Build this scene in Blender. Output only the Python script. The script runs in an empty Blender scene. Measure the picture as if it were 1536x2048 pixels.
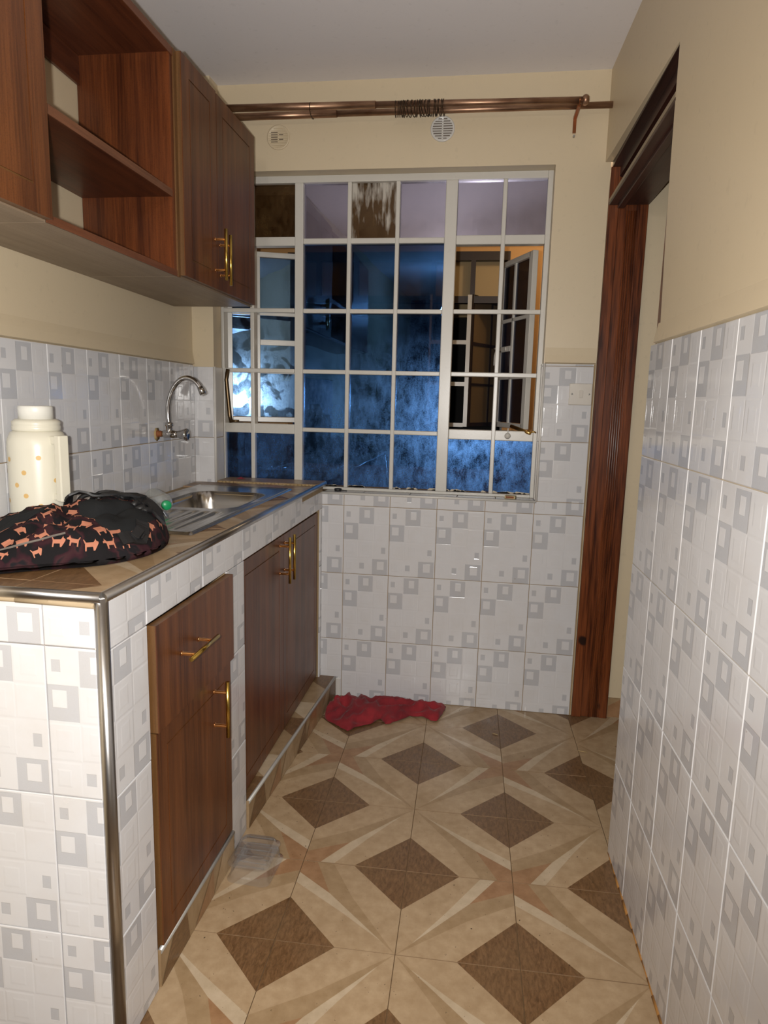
import bpy, bmesh, math, random
from mathutils import Vector, Matrix, noise
from mathutils.bvhtree import BVHTree
random.seed(7)
C = bpy.context.scene.collection
PI = math.pi
# ------------------------------------------------------------ camera
cam_d = bpy.data.cameras.new('camera'); cam = bpy.data.objects.new('camera', cam_d); C.objects.link(cam)
cam_d.sensor_fit = 'VERTICAL'; cam_d.sensor_height = 36; cam_d.lens = 1355.86/2048*36; cam_d.clip_start = .02
CP = Vector((.2317, -2.833, 1.3159)); yaw, pit, rol = .1398, .1627, .0244
fw = Vector((-math.sin(yaw)*math.cos(pit), math.cos(yaw)*math.cos(pit), -math.sin(pit)))
r0 = Vector((math.cos(yaw), math.sin(yaw), 0)); u0 = r0.cross(fw)
rr = r0*math.cos(rol)+u0*math.sin(rol); uu = u0*math.cos(rol)-r0*math.sin(rol)
M = Matrix((rr, uu, -fw)).transposed().to_4x4(); M.translation = CP
cam.matrix_world = M
bpy.context.scene.camera = cam
# ------------------------------------------------------------ world, lights, exposure
w = bpy.data.worlds.new('world'); bpy.context.scene.world = w; w.use_nodes = True
w.node_tree.nodes['Background'].inputs[0].default_value = (.10, .13, .22, 1)
w.node_tree.nodes['Background'].inputs[1].default_value = .12
def light(name, kind, loc, power, col, rad=.05, aim=None, **k):
    d = bpy.data.lights.new(name, kind); d.energy = power; d.color = col
    if kind != 'AREA': d.shadow_soft_size = rad
    for a, b in k.items(): setattr(d, a, b)
    o = bpy.data.objects.new(name, d); C.objects.link(o); o.location = loc
    if aim: o.rotation_euler = (Vector(aim)-Vector(loc)).to_track_quat('-Z', 'Y').to_euler()
    return o
# the camera's own flash, a few centimetres to the left of the lens
light('camera_flash', 'SPOT', CP-rr*.055+uu*.01+fw*.0, 126, (1, .97, .93), .012, aim=CP+fw*2-rr*.42+uu*.16, spot_size=math.radians(128), spot_blend=.7)
# added, unseen fill light behind the camera that lifts the ambient level
light('rear_fill_light', 'POINT', (-.15, -3.6, 2.15), 24, (1, .93, .84), .06)
# bulb of the neighbouring passage outside the window
light('passage_bulb', 'POINT', (.75, .75, 2.45), 9, (1, .72, .42), .05)
vs = bpy.context.scene.view_settings
vs.view_transform = 'Standard'; vs.look = 'None'; vs.exposure = 0; vs.gamma = 1; vs.use_curve_mapping = False

# ------------------------------------------------------------ node helpers
def sr(*c): return tuple(((x/255)/12.92 if x/255 <= .04045 else ((x/255+.055)/1.055)**2.4) for x in c)+(1,)
class N:
    def __init__(s, name):
        s.m = bpy.data.materials.new(name); s.m.use_nodes = True; s.t = s.m.node_tree
        s.b = s.t.nodes['Principled BSDF']; s.out = s.t.nodes['Material Output']
    def n(s, kind, **k):
        x = s.t.nodes.new('ShaderNode'+kind)
        for a, b in k.items(): setattr(x, a, b)
        return x
    def put(s, inp, v):
        if isinstance(v, bpy.types.NodeSocket): s.t.links.new(v, inp)
        elif v is not None: inp.default_value = v
    def math(s, op, a, b=None, c=None, clamp=False):
        x = s.n('Math', operation=op); x.use_clamp = clamp
        for i, v in enumerate((a, b, c)): s.put(x.inputs[i], v)
        return x.outputs[0]
    def mix(s, f, a, b, mode='MIX'):
        x = s.n('Mix', data_type='RGBA', blend_type=mode)
        s.put(x.inputs['Factor'], f); s.put(x.inputs['A'], a); s.put(x.inputs['B'], b)
        # colour sockets
        s.put(x.inputs[6], a); s.put(x.inputs[7], b)
        return x.outputs[2]
    def ramp(s, f, stops, interp='LINEAR'):
        x = s.n('ValToRGB'); x.color_ramp.interpolation = interp
        e = x.color_ramp.elements
        while len(e) < len(stops): e.new(.5)
        for i, (p, c) in enumerate(stops): e[i].position = p; e[i].color = c if len(c) == 4 else tuple(c)+(1,)
        s.put(x.inputs[0], f); return x.outputs[0]
    def coord(s, kind='Object', scale=None, rot=None):
        if kind == 'World': o = s.n('NewGeometry').outputs['Position']
        else: o = s.n('TexCoord').outputs[kind]
        if scale or rot:
            mp = s.n('Mapping'); s.put(mp.inputs['Vector'], o)
            if scale: mp.inputs['Scale'].default_value = scale
            if rot: mp.inputs['Rotation'].default_value = rot
            o = mp.outputs[0]
        return o
    def noise(s, v, scale=5, detail=4, rough=.5, dist=0):
        x = s.n('TexNoise'); s.put(x.inputs['Vector'], v); x.inputs['Scale'].default_value = scale
        x.inputs['Detail'].default_value = detail; x.inputs['Roughness'].default_value = rough; x.inputs['Distortion'].default_value = dist
        return x.outputs['Fac']
    def bump(s, h, strength=.3, dist=.001):
        x = s.n('Bump'); s.put(x.inputs['Height'], h); x.inputs['Strength'].default_value = strength; x.inputs['Distance'].default_value = dist
        s.t.links.new(x.outputs[0], s.b.inputs['Normal'])
    def set(s, col=None, rough=None, metal=None, **k):
        if col is not None: s.put(s.b.inputs['Base Color'], col)
        if rough is not None: s.put(s.b.inputs['Roughness'], rough)
        if metal is not None: s.put(s.b.inputs['Metallic'], metal)
        for a, b in k.items(): s.put(s.b.inputs[a.replace('_', ' ')], b)
        return s.m

def paint(name, col, rough=.5, var=.06, bscale=180, bstr=.15, spec=.5):
    m = N(name); v = m.coord('World')
    n1 = m.noise(v, 2.2, 5, .6); n2 = m.noise(v, 40, 3)
    dark = tuple(x*(1-var*2.2) for x in col[:3])+(1,)
    c = m.mix(m.math('MULTIPLY', n1, 1.0), dark, col)
    c = m.mix(m.ramp(n2, [(.62, (0, 0, 0)), (.75, (1, 1, 1))]), c, tuple(x*.9 for x in col[:3])+(1,))
    m.bump(m.noise(v, bscale, 3), bstr, .001)
    return m.set(c, rough, Specular_IOR_Level=spec)
def plain(name, col, rough=.5, metal=0, bs=60, bstr=.05, var=.1, **k):
    m = N(name); v = m.coord('Object')
    c = m.mix(m.noise(v, bs*.3, 4), tuple(x*(1-var) for x in col[:3])+(1,), tuple(min(1, x*(1+var)) for x in col[:3])+(1,))
    m.bump(m.noise(v, bs, 3), bstr, .0005)
    return m.set(c, rough, metal, **k)
def woodgrain(name, ca, cb, axis='Z', rough=.32, scale=1.0, stain=True):
    m = N(name)
    s = {'Z': (1, 1, .035), 'Y': (1, .035, 1), 'X': (.035, 1, 1)}[axis]
    v = m.coord('World', scale=s)
    a = m.noise(v, 30*scale, 3, .5, .1); b = m.noise(v, 190*scale, 3, .6); c2 = m.noise(m.coord('World'), 420, 2)
    f = m.math('ADD', m.math('MULTIPLY', a, .58), m.math('MULTIPLY', b, .42))
    col = m.ramp(f, [(.36, ca), (.62, cb)])
    col = m.mix(m.math('MULTIPLY', m.ramp(c2, [(.55, (0, 0, 0)), (.66, (1, 1, 1))]), .28), col, tuple(x*.45 for x in ca[:3])+(1,))
    m.bump(b, .12, .0006)
    r = m.math('ADD', rough, m.math('MULTIPLY', m.noise(m.coord('World'), 9, 3), .12))
    return m.set(col, r)

# ------------------------------------------------------------ wall tile material (pattern printed and embossed on each 20x30 tile)
def tile_material(name, base, ring, flip=False):
    m = N(name); uv = m.n('TexCoord').outputs['UV']; sx = m.n('SeparateXYZ'); m.put(sx.inputs[0], uv)
    U, V0 = sx.outputs[0], sx.outputs[1]; V = m.math('SUBTRACT', 1.0, V0)
    if flip: U = m.math('SUBTRACT', 1.0, U); V = V0
    def rect(a, b, c, d, soft=.006):
        du = m.math('SUBTRACT', (b-a)/2, m.math('ABSOLUTE', m.math('SUBTRACT', U, (a+b)/2)))
        dv = m.math('SUBTRACT', (d-c)/2, m.math('ABSOLUTE', m.math('SUBTRACT', V, (c+d)/2)))
        dv = m.math('MULTIPLY', dv, 1.5)
        return m.math('MULTIPLY_ADD', m.math('MINIMUM', du, dv), 1/soft, .5, clamp=True)
    rings = [((.34, .66, .02, .255), (.45, .57, .055, .165)), ((0, .32, .25, .49), (.055, .20, .285, .40)), ((.64, .97, .765, .998), (.745, .895, .80, .92))]
    smalls = [(.06, .15, .085, .165), (.83, .92, .59, .68), (.36, .46, .83, .915)]
    mask = None
    for o, h in rings:
        k = m.math('SUBTRACT', rect(*o), rect(*h), clamp=True)
        mask = k if mask is None else m.math('MAXIMUM', mask, k)
    for s_ in smalls: mask = m.math('MAXIMUM', mask, rect(*s_))
    # relief squares in the blank cells
    emb = None
    for i, s_ in enumerate([(.33, .66, .26, .49), (.41, .57, .31, .44), (.67, .99, .02, .25), (.75, .90, .07, .2), (.0, .32, .51, .75), (.08, .24, .55, .69), (.34, .65, .51, .745), (.42, .58, .56, .70), (.68, .99, .27, .49), (.0, .31, .77, .99), (.07, .2, .82, .93)]):
        k = m.math('MULTIPLY', rect(*s_, soft=.02), .55 if i % 2 == 0 else .4)
        emb = k if emb is None else m.math('ADD', emb, k)
    h = m.math('ADD', emb, m.math('MULTIPLY', mask, -.5))
    v = m.coord('World')
    g = m.noise(v, 700, 2)
    dirt = m.ramp(m.noise(v, 7, 6, .65), [(.45, (0, 0, 0)), (.8, (1, 1, 1))])
    speck = m.ramp(m.noise(v, 55, 2, .5), [(.77, (0, 0, 0)), (.80, (1, 1, 1))])
    rc = m.mix(g, tuple(x*.90 for x in ring[:3])+(1,), ring)
    bc = m.mix(m.math('MULTIPLY', m.math('ADD', emb, -.3, clamp=True), .25), base, tuple(x*.93 for x in base[:3])+(1,))
    c = m.mix(mask, bc, rc)
    c = m.mix(m.math('MULTIPLY', dirt, .16), c, (.42, .33, .22, 1))
    c = m.mix(m.math('MULTIPLY', speck, .5), c, (.30, .24, .18, 1))
    m.bump(m.math('ADD', h, m.math('MULTIPLY', m.noise(v, 35, 3), .25)), .5, .0012)
    return m.set(c, m.math('ADD', .10, m.math('MULTIPLY', dirt, .25)), Specular_IOR_Level=.55)
T_WALL = tile_material('glazed_wall_tile', (.64, .64, .655, 1), (.50, .508, .535, 1))
T_FLIP = tile_material('glazed_wall_tile_turned', (.64, .64, .655, 1), (.50, .508, .535, 1), True)
GROUT = paint('stained_grout', (.40, .29, .16, 1), .9, .2)
CREAM = paint('cream_wall_paint', (.64, .535, .37, 1), .42, .03)
CEIL = paint('ceiling_paint', (.84, .82, .84, 1), .6, .03)
WHITE = paint('white_gloss_frame_paint', (.62, .60, .55, 1), .28, .05, 300, .2)
PALE = paint('white_trim_paint', (.66, .64, .60, 1), .3, .05)

# floor tile prints
def floor_print(name, a, b, scale=30, wood=False):
    m = N(name); v = m.coord('World')
    if wood:
        f = m.noise(m.coord('World', scale=(1, .35, 1), rot=(0, 0, .8)), 130, 5, .7, .6)
    else: f = m.noise(v, scale, 5, .6)
    c = m.ramp(f, [(.34, a), (.68, b)])
    big = m.ramp(m.noise(v, 5, 5, .6), [(.42, (0, 0, 0)), (.72, (1, 1, 1))])
    c = m.mix(m.math('MULTIPLY', big, .30), c, (.25, .16, .08, 1))
    sp = m.ramp(m.noise(v, 120, 2), [(.715, (0, 0, 0)), (.74, (1, 1, 1))])
    c = m.mix(m.math('MULTIPLY', sp, .55), c, (.08, .045, .02, 1))
    m.bump(m.noise(v, 200, 2), .08, .0005)
    return m.set(c, m.math('ADD', .30, m.math('MULTIPLY', big, .25)))
FM = [floor_print('floor_print_brown', (.095, .047, .017, 1), (.215, .115, .050, 1), wood=True),
      floor_print('floor_print_beige', (.37, .255, .145, 1), (.46, .335, .205, 1)),
      floor_print('floor_print_rust', (.27, .140, .065, 1), (.36, .205, .105, 1)),
      floor_print('floor_print_tan', (.30, .20, .105, 1), (.38, .265, .15, 1)),
      floor_print('floor_print_white', (.46, .36, .24, 1), (.55, .44, .31, 1)),
      floor_print('floor_tile_edge', (.25, .16, .09, 1), (.34, .22, .13, 1))]
FGROUT = paint('floor_grout', (.20, .12, .055, 1), .9, .2)

# ------------------------------------------------------------ geometry helpers
def box(bm, x0, x1, y0, y1, z0, z1, mi=0):
    v = [bm.verts.new((x, y, z)) for z in (z0, z1) for y in (y0, y1) for x in (x0, x1)]
    fs = [(0, 2, 3, 1), (4, 5, 7, 6), (0, 1, 5, 4), (2, 6, 7, 3), (0, 4, 6, 2), (1, 3, 7, 5)]
    r = []
    for f in fs:
        q = bm.faces.new([v[i] for i in f]); q.material_index = mi; r.append(q)
    return v
def tube(bm, pts, r, seg=10, cap=True, mi=0):
    pts = [Vector(p) for p in pts]; n = len(pts); rs = r if isinstance(r, (list, tuple)) else [r]*n
    rings = []; t0 = (pts[1]-pts[0]).normalized()
    up = Vector((0, 0, 1)) if abs(t0.z) < .9 else Vector((1, 0, 0)); a = t0.cross(up).normalized()
    for i, p in enumerate(pts):
        t = ((pts[min(i+1, n-1)]-pts[max(i-1, 0)])).normalized()
        a = (a-t*a.dot(t)).normalized(); b = t.cross(a)
        rings.append([bm.verts.new(p+(a*math.cos(2*PI*k/seg)+b*math.sin(2*PI*k/seg))*rs[i]) for k in range(seg)])
    for i in range(n-1):
        for k in range(seg):
            f = bm.faces.new((rings[i][k], rings[i][(k+1) % seg], rings[i+1][(k+1) % seg], rings[i+1][k])); f.smooth = True; f.material_index = mi
    if cap:
        bm.faces.new(rings[0][::-1]).material_index = mi; bm.faces.new(rings[-1]).material_index = mi
def lathe(bm, prof, seg=32, mat=None, cap=True, mi=0):
    rings = []
    for r, z in prof:
        rings.append([bm.verts.new((mat or Matrix()) @ Vector((r*math.cos(2*PI*k/seg), r*math.sin(2*PI*k/seg), z))) for k in range(seg)])
    for i in range(len(prof)-1):
        for k in range(seg):
            f = bm.faces.new((rings[i][k], rings[i][(k+1) % seg], rings[i+1][(k+1) % seg], rings[i+1][k])); f.smooth = True; f.material_index = mi
    if cap:
        bm.faces.new(rings[0][::-1]).material_index = mi; bm.faces.new(rings[-1]).material_index = mi
def obj(name, bm, mats=None, parent=None, bevel=0, seg=2):
    me = bpy.data.meshes.new(name)
    if isinstance(bm, bmesh.types.BMesh):
        bmesh.ops.recalc_face_normals(bm, faces=bm.faces[:]); bm.to_mesh(me); bm.free()
    o = bpy.data.objects.new(name, me); C.objects.link(o)
    if mats is not None:
        for m in (mats if isinstance(mats, (list, tuple)) else [mats]): me.materials.append(m)
    if parent:
        o.parent = parent; o.matrix_parent_inverse = Matrix.Translation(-parent.location) if parent.type == 'EMPTY' and tuple(parent.rotation_euler) == (0, 0, 0) else Matrix()
    if bevel:
        b = o.modifiers.new('bevel', 'BEVEL'); b.width = bevel; b.segments = seg; b.limit_method = 'ANGLE'; b.angle_limit = math.radians(40)
    return o
def tag(o, label, cat, group=None):
    o['label'] = label; o['category'] = cat
    if group: o['group'] = group
    return o
def thing(name, label, cat, loc, group=None):
    o = bpy.data.objects.new(name, None); C.objects.link(o); o.location = loc; o.empty_display_size = .05
    return tag(o, label, cat, group)
def struct(name, bm, m, bevel=0):
    o = obj(name, bm, m, None, bevel); o['kind'] = 'structure'; return o
def box_obj(name, b, mats, parent=None, bevel=0):
    bm = bmesh.new(); box(bm, *b); return obj(name, bm, mats, parent, bevel)

# wall tiles --------------------------------------------------
TW, TH = .2, .3
def tile_obj(parent, rects, frame, joint, mat, thick=.006, name='tile', rot=False, tw=TW, th=TH):
    """rects: list of (u0,u1,v0,v1) in wall coordinates; frame maps (u, out, v) to the world; joint = lattice corner for the print"""
    bm = bmesh.new(); uvl = bm.loops.layers.uv.new('UVMap'); ju, jv = joint; e = .0011; ch = .0016
    for (a, b, c, d) in rects:
        L = e if abs((a-ju)) < 1e-4 or len(rects) == 1 else 0
        a_, b_, c_, d_ = a+e, b-e, c+e, d-e
        o4 = [(a_, c_), (b_, c_), (b_, d_), (a_, d_)]
        i4 = [(a_+ch, c_+ch), (b_-ch, c_+ch), (b_-ch, d_-ch), (a_+ch, d_-ch)]
        P = [bm.verts.new((p[0]-ju, -thick+.001 if k else 0, p[1]-jv)) for k in (0, 1) for p in o4]+[bm.verts.new((p[0]-ju, -thick, p[1]-jv)) for p in i4]
        F = [(8, 9, 10, 11)]+[(4+i, 4+(i+1) % 4, 8+(i+1) % 4, 8+i) for i in range(4)]+[(i, (i+1) % 4, 4+(i+1) % 4, 4+i) for i in range(4)]
        for f in F:
            q = bm.faces.new([P[i] for i in f])
            for lp in q.loops:
                x, z = lp.vert.co.x/tw, lp.vert.co.z/th
                lp[uvl].uv = (z, x) if rot else (x, z)
    me = bpy.data.meshes.new(name)
    bm.to_mesh(me); bm.free(); me.materials.append(mat)
    o = bpy.data.objects.new(name, me); C.objects.link(o)
    jit = Matrix.Rotation(random.uniform(-.0012, .0012), 4, 'Z') @ Matrix.Rotation(random.uniform(-.0012, .0012), 4, 'X')
    o.parent = parent; o.matrix_parent_inverse = Matrix() if parent.type != 'EMPTY' else Matrix.Translation(-parent.location)
    o.matrix_basis = frame @ Matrix.Translation((ju, random.uniform(-.0004, .0004), jv)) @ jit
    return o
tile_cache = {}
def frame(ox, oy, oz, ang): return Matrix.Translation((ox, oy, oz)) @ Matrix.Rotation(ang, 4, 'Z')
def tile_field(parent, fr, region, lattice, holes=(), flip_p=.0, mat=None, tw=TW, th=TH, rot=False):
    U0, U1, V0, V1 = region; lu, lv = lattice
    i0 = math.floor((U0-lu)/tw+1e-6); i1 = math.ceil((U1-lu)/tw-1e-6); j0 = math.floor((V0-lv)/th+1e-6); j1 = math.ceil((V1-lv)/th-1e-6)
    n = 0
    for i in range(i0, i1):
        for j in range(j0, j1):
            ju, jv = lu+i*tw, lv+j*th
            R = [(max(ju, U0), min(ju+tw, U1), max(jv, V0), min(jv+th, V1))]
            for (a, b, c, d) in holes:
                S = []
                for (p, q, s, t) in R:
                    if q <= a or p >= b or t <= c or s >= d: S.append((p, q, s, t)); continue
                    if s < c: S.append((p, q, s, c))
                    if t > d: S.append((p, q, d, t))
                    if p < a: S.append((p, a, max(s, c), min(t, d)))
                    if q > b: S.append((b, q, max(s, c), min(t, d)))
                R = S
            R = [r for r in R if r[1]-r[0] > .006 and r[3]-r[2] > .006]
            if not R: continue
            mt = mat or (T_FLIP if random.random() < flip_p else T_WALL)
            full = len(R) == 1 and abs(R[0][1]-R[0][0]-tw) < 1e-5 and abs(R[0][3]-R[0][2]-th) < 1e-5
            key = (mt.name, tw, th, rot)
            o = tile_obj(parent, R, fr, (ju, jv), mt, tw=tw, th=th, rot=rot)
            if full:
                if key in tile_cache:
                    old = o.data; o.data = tile_cache[key]; bpy.data.meshes.remove(old)
                else: tile_cache[key] = o.data
            n += 1
    return n

# floor-style tiles --------------------------------------------
POLY = [(0, [(.5, 0), (1, 0), (1, .5)]), (0, [(0, .5), (.5, 1), (0, 1)]),
        (2, [(0, 0), (.165, 0), (.4, .34), (0, .14)]),
        (3, [(0, .14), (.4, .34), (.88, .87), (1, 1), (.42, .55), (0, .30)]),
        (4, [(.165, 0), (.30, 0), (.62, .5), (.88, .87), (.4, .34)]),
        (1, [(.30, 0), (.5, 0), (1, .5), (1, 1), (.88, .87), (.62, .5)]),
        (1, [(0, .30), (.42, .55), (1, 1), (.5, 1), (0, .5)])]
def clip(poly, a, b, c):   # keep a*x+b*y+c >= 0
    out = []
    for i in range(len(poly)):
        p, q = poly[i], poly[(i+1) % len(poly)]
        dp, dq = a*p[0]+b*p[1]+c, a*q[0]+b*q[1]+c
        if dp >= 0: out.append(p)
        if (dp >= 0) != (dq >= 0):
            t = dp/(dp-dq); out.append((p[0]+(q[0]-p[0])*t, p[1]+(q[1]-p[1])*t))
    return out
fl_cache = {}
def floor_tiles(parent, origin, ang, s, irange, jrange, planes, z=0, thick=.005, shift=0, vertical=None):
    ca, sa = math.cos(ang), math.sin(ang)
    for i in range(*irange):
        for j in range(*jrange):
            oi = i if i % 2 else i+1; oj = j if j % 2 else j+1       # pink star corner (odd, odd)
            lo = (oi == i, oj == j)    # star at the low side?
            # unit vectors of p, q and star position, in tile coordinates
            if lo == (False, False): S, P_, Q_ = (1, 1), (-1, 0), (0, -1)
            elif lo == (True, False): S, P_, Q_ = (0, 1), (0, -1), (1, 0)
            elif lo == (True, True): S, P_, Q_ = (0, 0), (1, 0), (0, 1)
            else: S, P_, Q_ = (1, 0), (0, 1), (-1, 0)
            e = .0035
            def mp(p, q):
                x = S[0]+p*P_[0]+q*Q_[0]; y = S[1]+p*P_[1]+q*Q_[1]
                x = min(max(x, e), 1-e); y = min(max(y, e), 1-e)
                return (x*s, y*s)
            def w2(pt): return (origin[0]+ca*(i*s+pt[0])-sa*(j*s+pt[1]), origin[1]+sa*(i*s+pt[0])+ca*(j*s+pt[1]))
            # half planes in local coordinates
            loc = []
            for (a, b, c) in planes:
                la, lb = a*ca+b*sa, -a*sa+b*ca
                o0 = w2((0, 0)); loc.append((la, lb, a*o0[0]+b*o0[1]+c))
            full = all(a*x+b*y+c >= 0 for (a, b, c) in loc for x in (0, s) for y in (0, s))
            key = (lo, round(s, 4), thick)
            if full and key in fl_cache: me = fl_cache[key]
            else:
                sq = [(s*e, s*e), (s*(1-e), s*e), (s*(1-e), s*(1-e)), (s*e, s*(1-e))]
                for h in loc: sq = clip(sq, *h) if sq else sq
                if len(sq) < 3: continue
                ar = abs(sum(sq[k][0]*sq[(k+1) % len(sq)][1]-sq[(k+1) % len(sq)][0]*sq[k][1] for k in range(len(sq))))/2
                if ar < 1e-4: continue
                bm = bmesh.new()
                for mi, pl in POLY:
                    pp = [mp(*t) for t in pl]
                    for h in loc:
                        if pp: pp = clip(pp, *h)
                    if len(pp) < 3: continue
                    vs_ = []
                    for t in pp:
                        if not vs_ or (abs(t[0]-vs_[-1][0])+abs(t[1]-vs_[-1][1])) > 1e-5: vs_.append(t)
                    if len(vs_) > 2:
                        f = bm.faces.new([bm.verts.new((x, y, 0)) for x, y in vs_]); f.material_index = mi
                        f.normal_update()
                        if f.normal.z < 0: f.normal_flip()
                n = len(sq); tp = [bm.verts.new((x, y, 0)) for x, y in sq]; bt = [bm.verts.new((x, y, -thick)) for x, y in sq]
                for k in range(n): bm.faces.new((tp[k], bt[k], bt[(k+1) % n], tp[(k+1) % n])).material_index = 5
                bmesh.ops.triangulate(bm, faces=[f for f in bm.faces if len(f.verts) > 4])
                me = bpy.data.meshes.new('tile'); bm.to_mesh(me); bm.free()
                for m in FM: me.materials.append(m)
                if full: fl_cache[key] = me
            o = bpy.data.objects.new('tile', me); C.objects.link(o)
            o0 = w2((0, 0)); L = Matrix.Translation((o0[0], o0[1], z+random.uniform(-.0005, .0003))) @ Matrix.Rotation(ang, 4, 'Z')
            if callable(vertical): L = vertical(L)
            o.parent = parent
            o.matrix_parent_inverse = Matrix.Translation(-parent.location) if parent.type == 'EMPTY' else Matrix()
            o.matrix_basis = L

# plan lines of the room
RX = lambda y: .6463-.0244*y       # right wall
LX = lambda y: -.98-.048*y         # left wall
CX = lambda y: -.4375-.006*y       # counter front
ZC = .957
ZTOP = 2.548
# ------------------------------------------------------------ structure
bm = bmesh.new(); box(bm, -1.25, 2.0, -5.6, .05, -.08, -.0035); floor = struct('floor', bm, FGROUT)
G0 = (.0832, -1.4007); GA = .0196; GS = .2975
# main field is clipped by the counter front, the right wall and the threshold line at the doorway
floor_tiles(floor, G0, GA, GS, (-3, 5), (-8, 6), [(0, -1, .004), (-1, -.0244, .6463+.012), (1, .006, .4375+.004), (-1, -.0196, .6506)])
# doorway and passage beyond
floor_tiles(floor, (G0[0]+.001, G0[1]-.055), GA, GS, (2, 6), (0, 6), [(0, -1, .025), (1, .0196, -.6512), (0, 1, .96), (-1, 0, 1.9)])
floor_tiles(floor, (G0[0]+.001, G0[1]-.055), GA, GS, (2, 6), (-8, 2), [(0, -1, -.96), (1, 0, -.86), (-1, 0, 1.9)])
bm = bmesh.new(); box(bm, -1.3, 2.0, -5.6, 3.0, ZTOP, ZTOP+.1); struct('ceiling', bm, CEIL)

def prism_x(bm, poly, x_of, thick):
    """polygon in (y, z) extruded along x"""
    a = [bm.verts.new((x_of(y), y, z)) for y, z in poly]; b = [bm.verts.new((x_of(y)+thick, y, z)) for y, z in poly]
    bm.faces.new(a); bm.faces.new(b[::-1]); n = len(poly)
    for i in range(n): bm.faces.new((a[i], b[i], b[(i+1) % n], a[(i+1) % n]))
def prism_y(bm, poly, y0, y1, mi=0):
    a = [bm.verts.new((x, y0, z)) for x, z in poly]; b = [bm.verts.new((x, y1, z)) for x, z in poly]; n = len(poly)
    bm.faces.new(a).material_index = mi; bm.faces.new(b[::-1]).material_index = mi
    for i in range(n): bm.faces.new((a[i], b[i], b[(i+1) % n], a[(i+1) % n])).material_index = mi

# back wall with the window opening (x -.914.. .462, z .925..2.222)
WX0, WX1, WZ0, WZ1 = -.914, .463, .925, 2.222
bm = bmesh.new()
box(bm, -1.25, WX0, 0, .16, 0, ZTOP)
box(bm, WX0, WX1, 0, .16, 0, WZ0-.012)
box(bm, WX0, WX1, 0, .16, WZ1, ZTOP)
box(bm, WX1, .667, 0, .16, 0, ZTOP)
bmesh.ops.remove_doubles(bm, verts=bm.verts, dist=1e-5)
wall_back = struct('wall_back', bm, CREAM)
fr = frame(0, 0, 0, 0)
tile_field(wall_back, fr, (-.4385, .664, 0, 1.478), (-.341, .268-.3), holes=[(-2, WX1+.004, WZ0-.004, 3)])
# grout bed behind the tiles
bm = bmesh.new(); box(bm, -.4385, WX1, -.0035, .001, 0, WZ0-.003); box(bm, WX1+.002, .664, -.0035, .001, 0, 1.477); obj('grout_bed', bm, GROUT, wall_back)
# plaster lip over the tiles
bm = bmesh.new(); prism_x(bm, [(0, 1.478), (-.009, 1.482), (-.004, 1.51), (0, 1.54)], lambda y: WX1+.004, .664-WX1-.004); obj('plaster_lip', bm, CREAM, wall_back)
# tile return of the window reveal, right side, and rounded corner bead
RT = frame(WX1, 0, 0, -PI/2)
tile_field(wall_back, RT, (-.08, -.004, WZ0, 1.478), (-.08, .868), mat=PALE)
bm = bmesh.new(); tube(bm, [(WX1+.003, -.004, WZ0-.002), (WX1+.003, -.004, 1.478)], .006, 8); tube(bm, [(-.438, -.004, WZ0-.006), (WX1+.003, -.004, WZ0-.006)], .006, 8)
obj('edge_bead', bm, PALE, wall_back)
# sill tiles
SILL = plain('sill_tile_grey', (.33, .33, .34, 1), .2)
sill = bmesh.new(); box(sill, WX0, WX1-.002, 0, .1, WZ0-.012, WZ0-.006); sb = obj('sill_bed', sill, GROUT, wall_back)
xs = [-.43, -.26, -.06, .14, .30, WX1-.003]
for a, b in zip(xs, xs[1:]):
    box_obj('sill_tile', (a+.001, b-.001, -.003, .062, WZ0-.007, WZ0), SILL, wall_back, .0012)

# left wall
bm = bmesh.new(); prism_x(bm, [(0, 0), (-5.6, 0), (-5.6, ZTOP), (0, ZTOP)], LX, -.15)
wall_left = struct('wall_left', bm, CREAM)
a_l = PI/2+math.atan(.048)
FL = Matrix.Translation((-.98, 0, 0)) @ Matrix.Rotation(a_l, 4, 'Z')
tile_field(wall_left, FL, (-2.0, -.092, .90, 1.444), (-.94, 1.145-.3), flip_p=0)
bm = bmesh.new(); prism_x(bm, [(-.09, .9), (-2.0, .9), (-2.0, 1.443), (-.09, 1.443)], LX, .0036); obj('grout_bed', bm, GROUT, wall_left)
bm = bmesh.new()
for k in range(20):
    pass
prism = [(0, 1.444), (.009, 1.448), (.005, 1.475), (0, 1.50)]
a = [bm.verts.new((LX(-.09)+d, -.09, z)) for d, z in prism]; b = [bm.verts.new((LX(-2.0)+d, -2.0, z)) for d, z in prism]
for i in range(4): bm.faces.new((a[i], a[(i+1) % 4], b[(i+1) % 4], b[i]))
bm.faces.new(a); bm.faces.new(b[::-1]); obj('plaster_lip', bm, CREAM, wall_left)
# pier in the corner by the window
bm = bmesh.new(); box(bm, -.99, -.884, -.085, 0, 0, ZTOP); pier = obj('pier', bm, CREAM, wall_left)
tile_field(pier, frame(0, -.085, 0, 0), (-.972, -.885, .93, 1.438), (-1.085, 1.145-.3))
tile_field(pier, frame(-.884, 0, 0, PI/2), (-.084, .0, .93, 1.438), (-.084, 1.145-.3), mat=PALE)
bm = bmesh.new(); box(bm, -.975, -.882, -.0875, -.0005, .93, 1.436); obj('grout_bed', bm, GROUT, pier)
bm = bmesh.new(); tube(bm, [(-.881, -.088, .93), (-.881, -.088, 1.438)], .0055, 8); obj('edge_bead', bm, PALE, pier)

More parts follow.
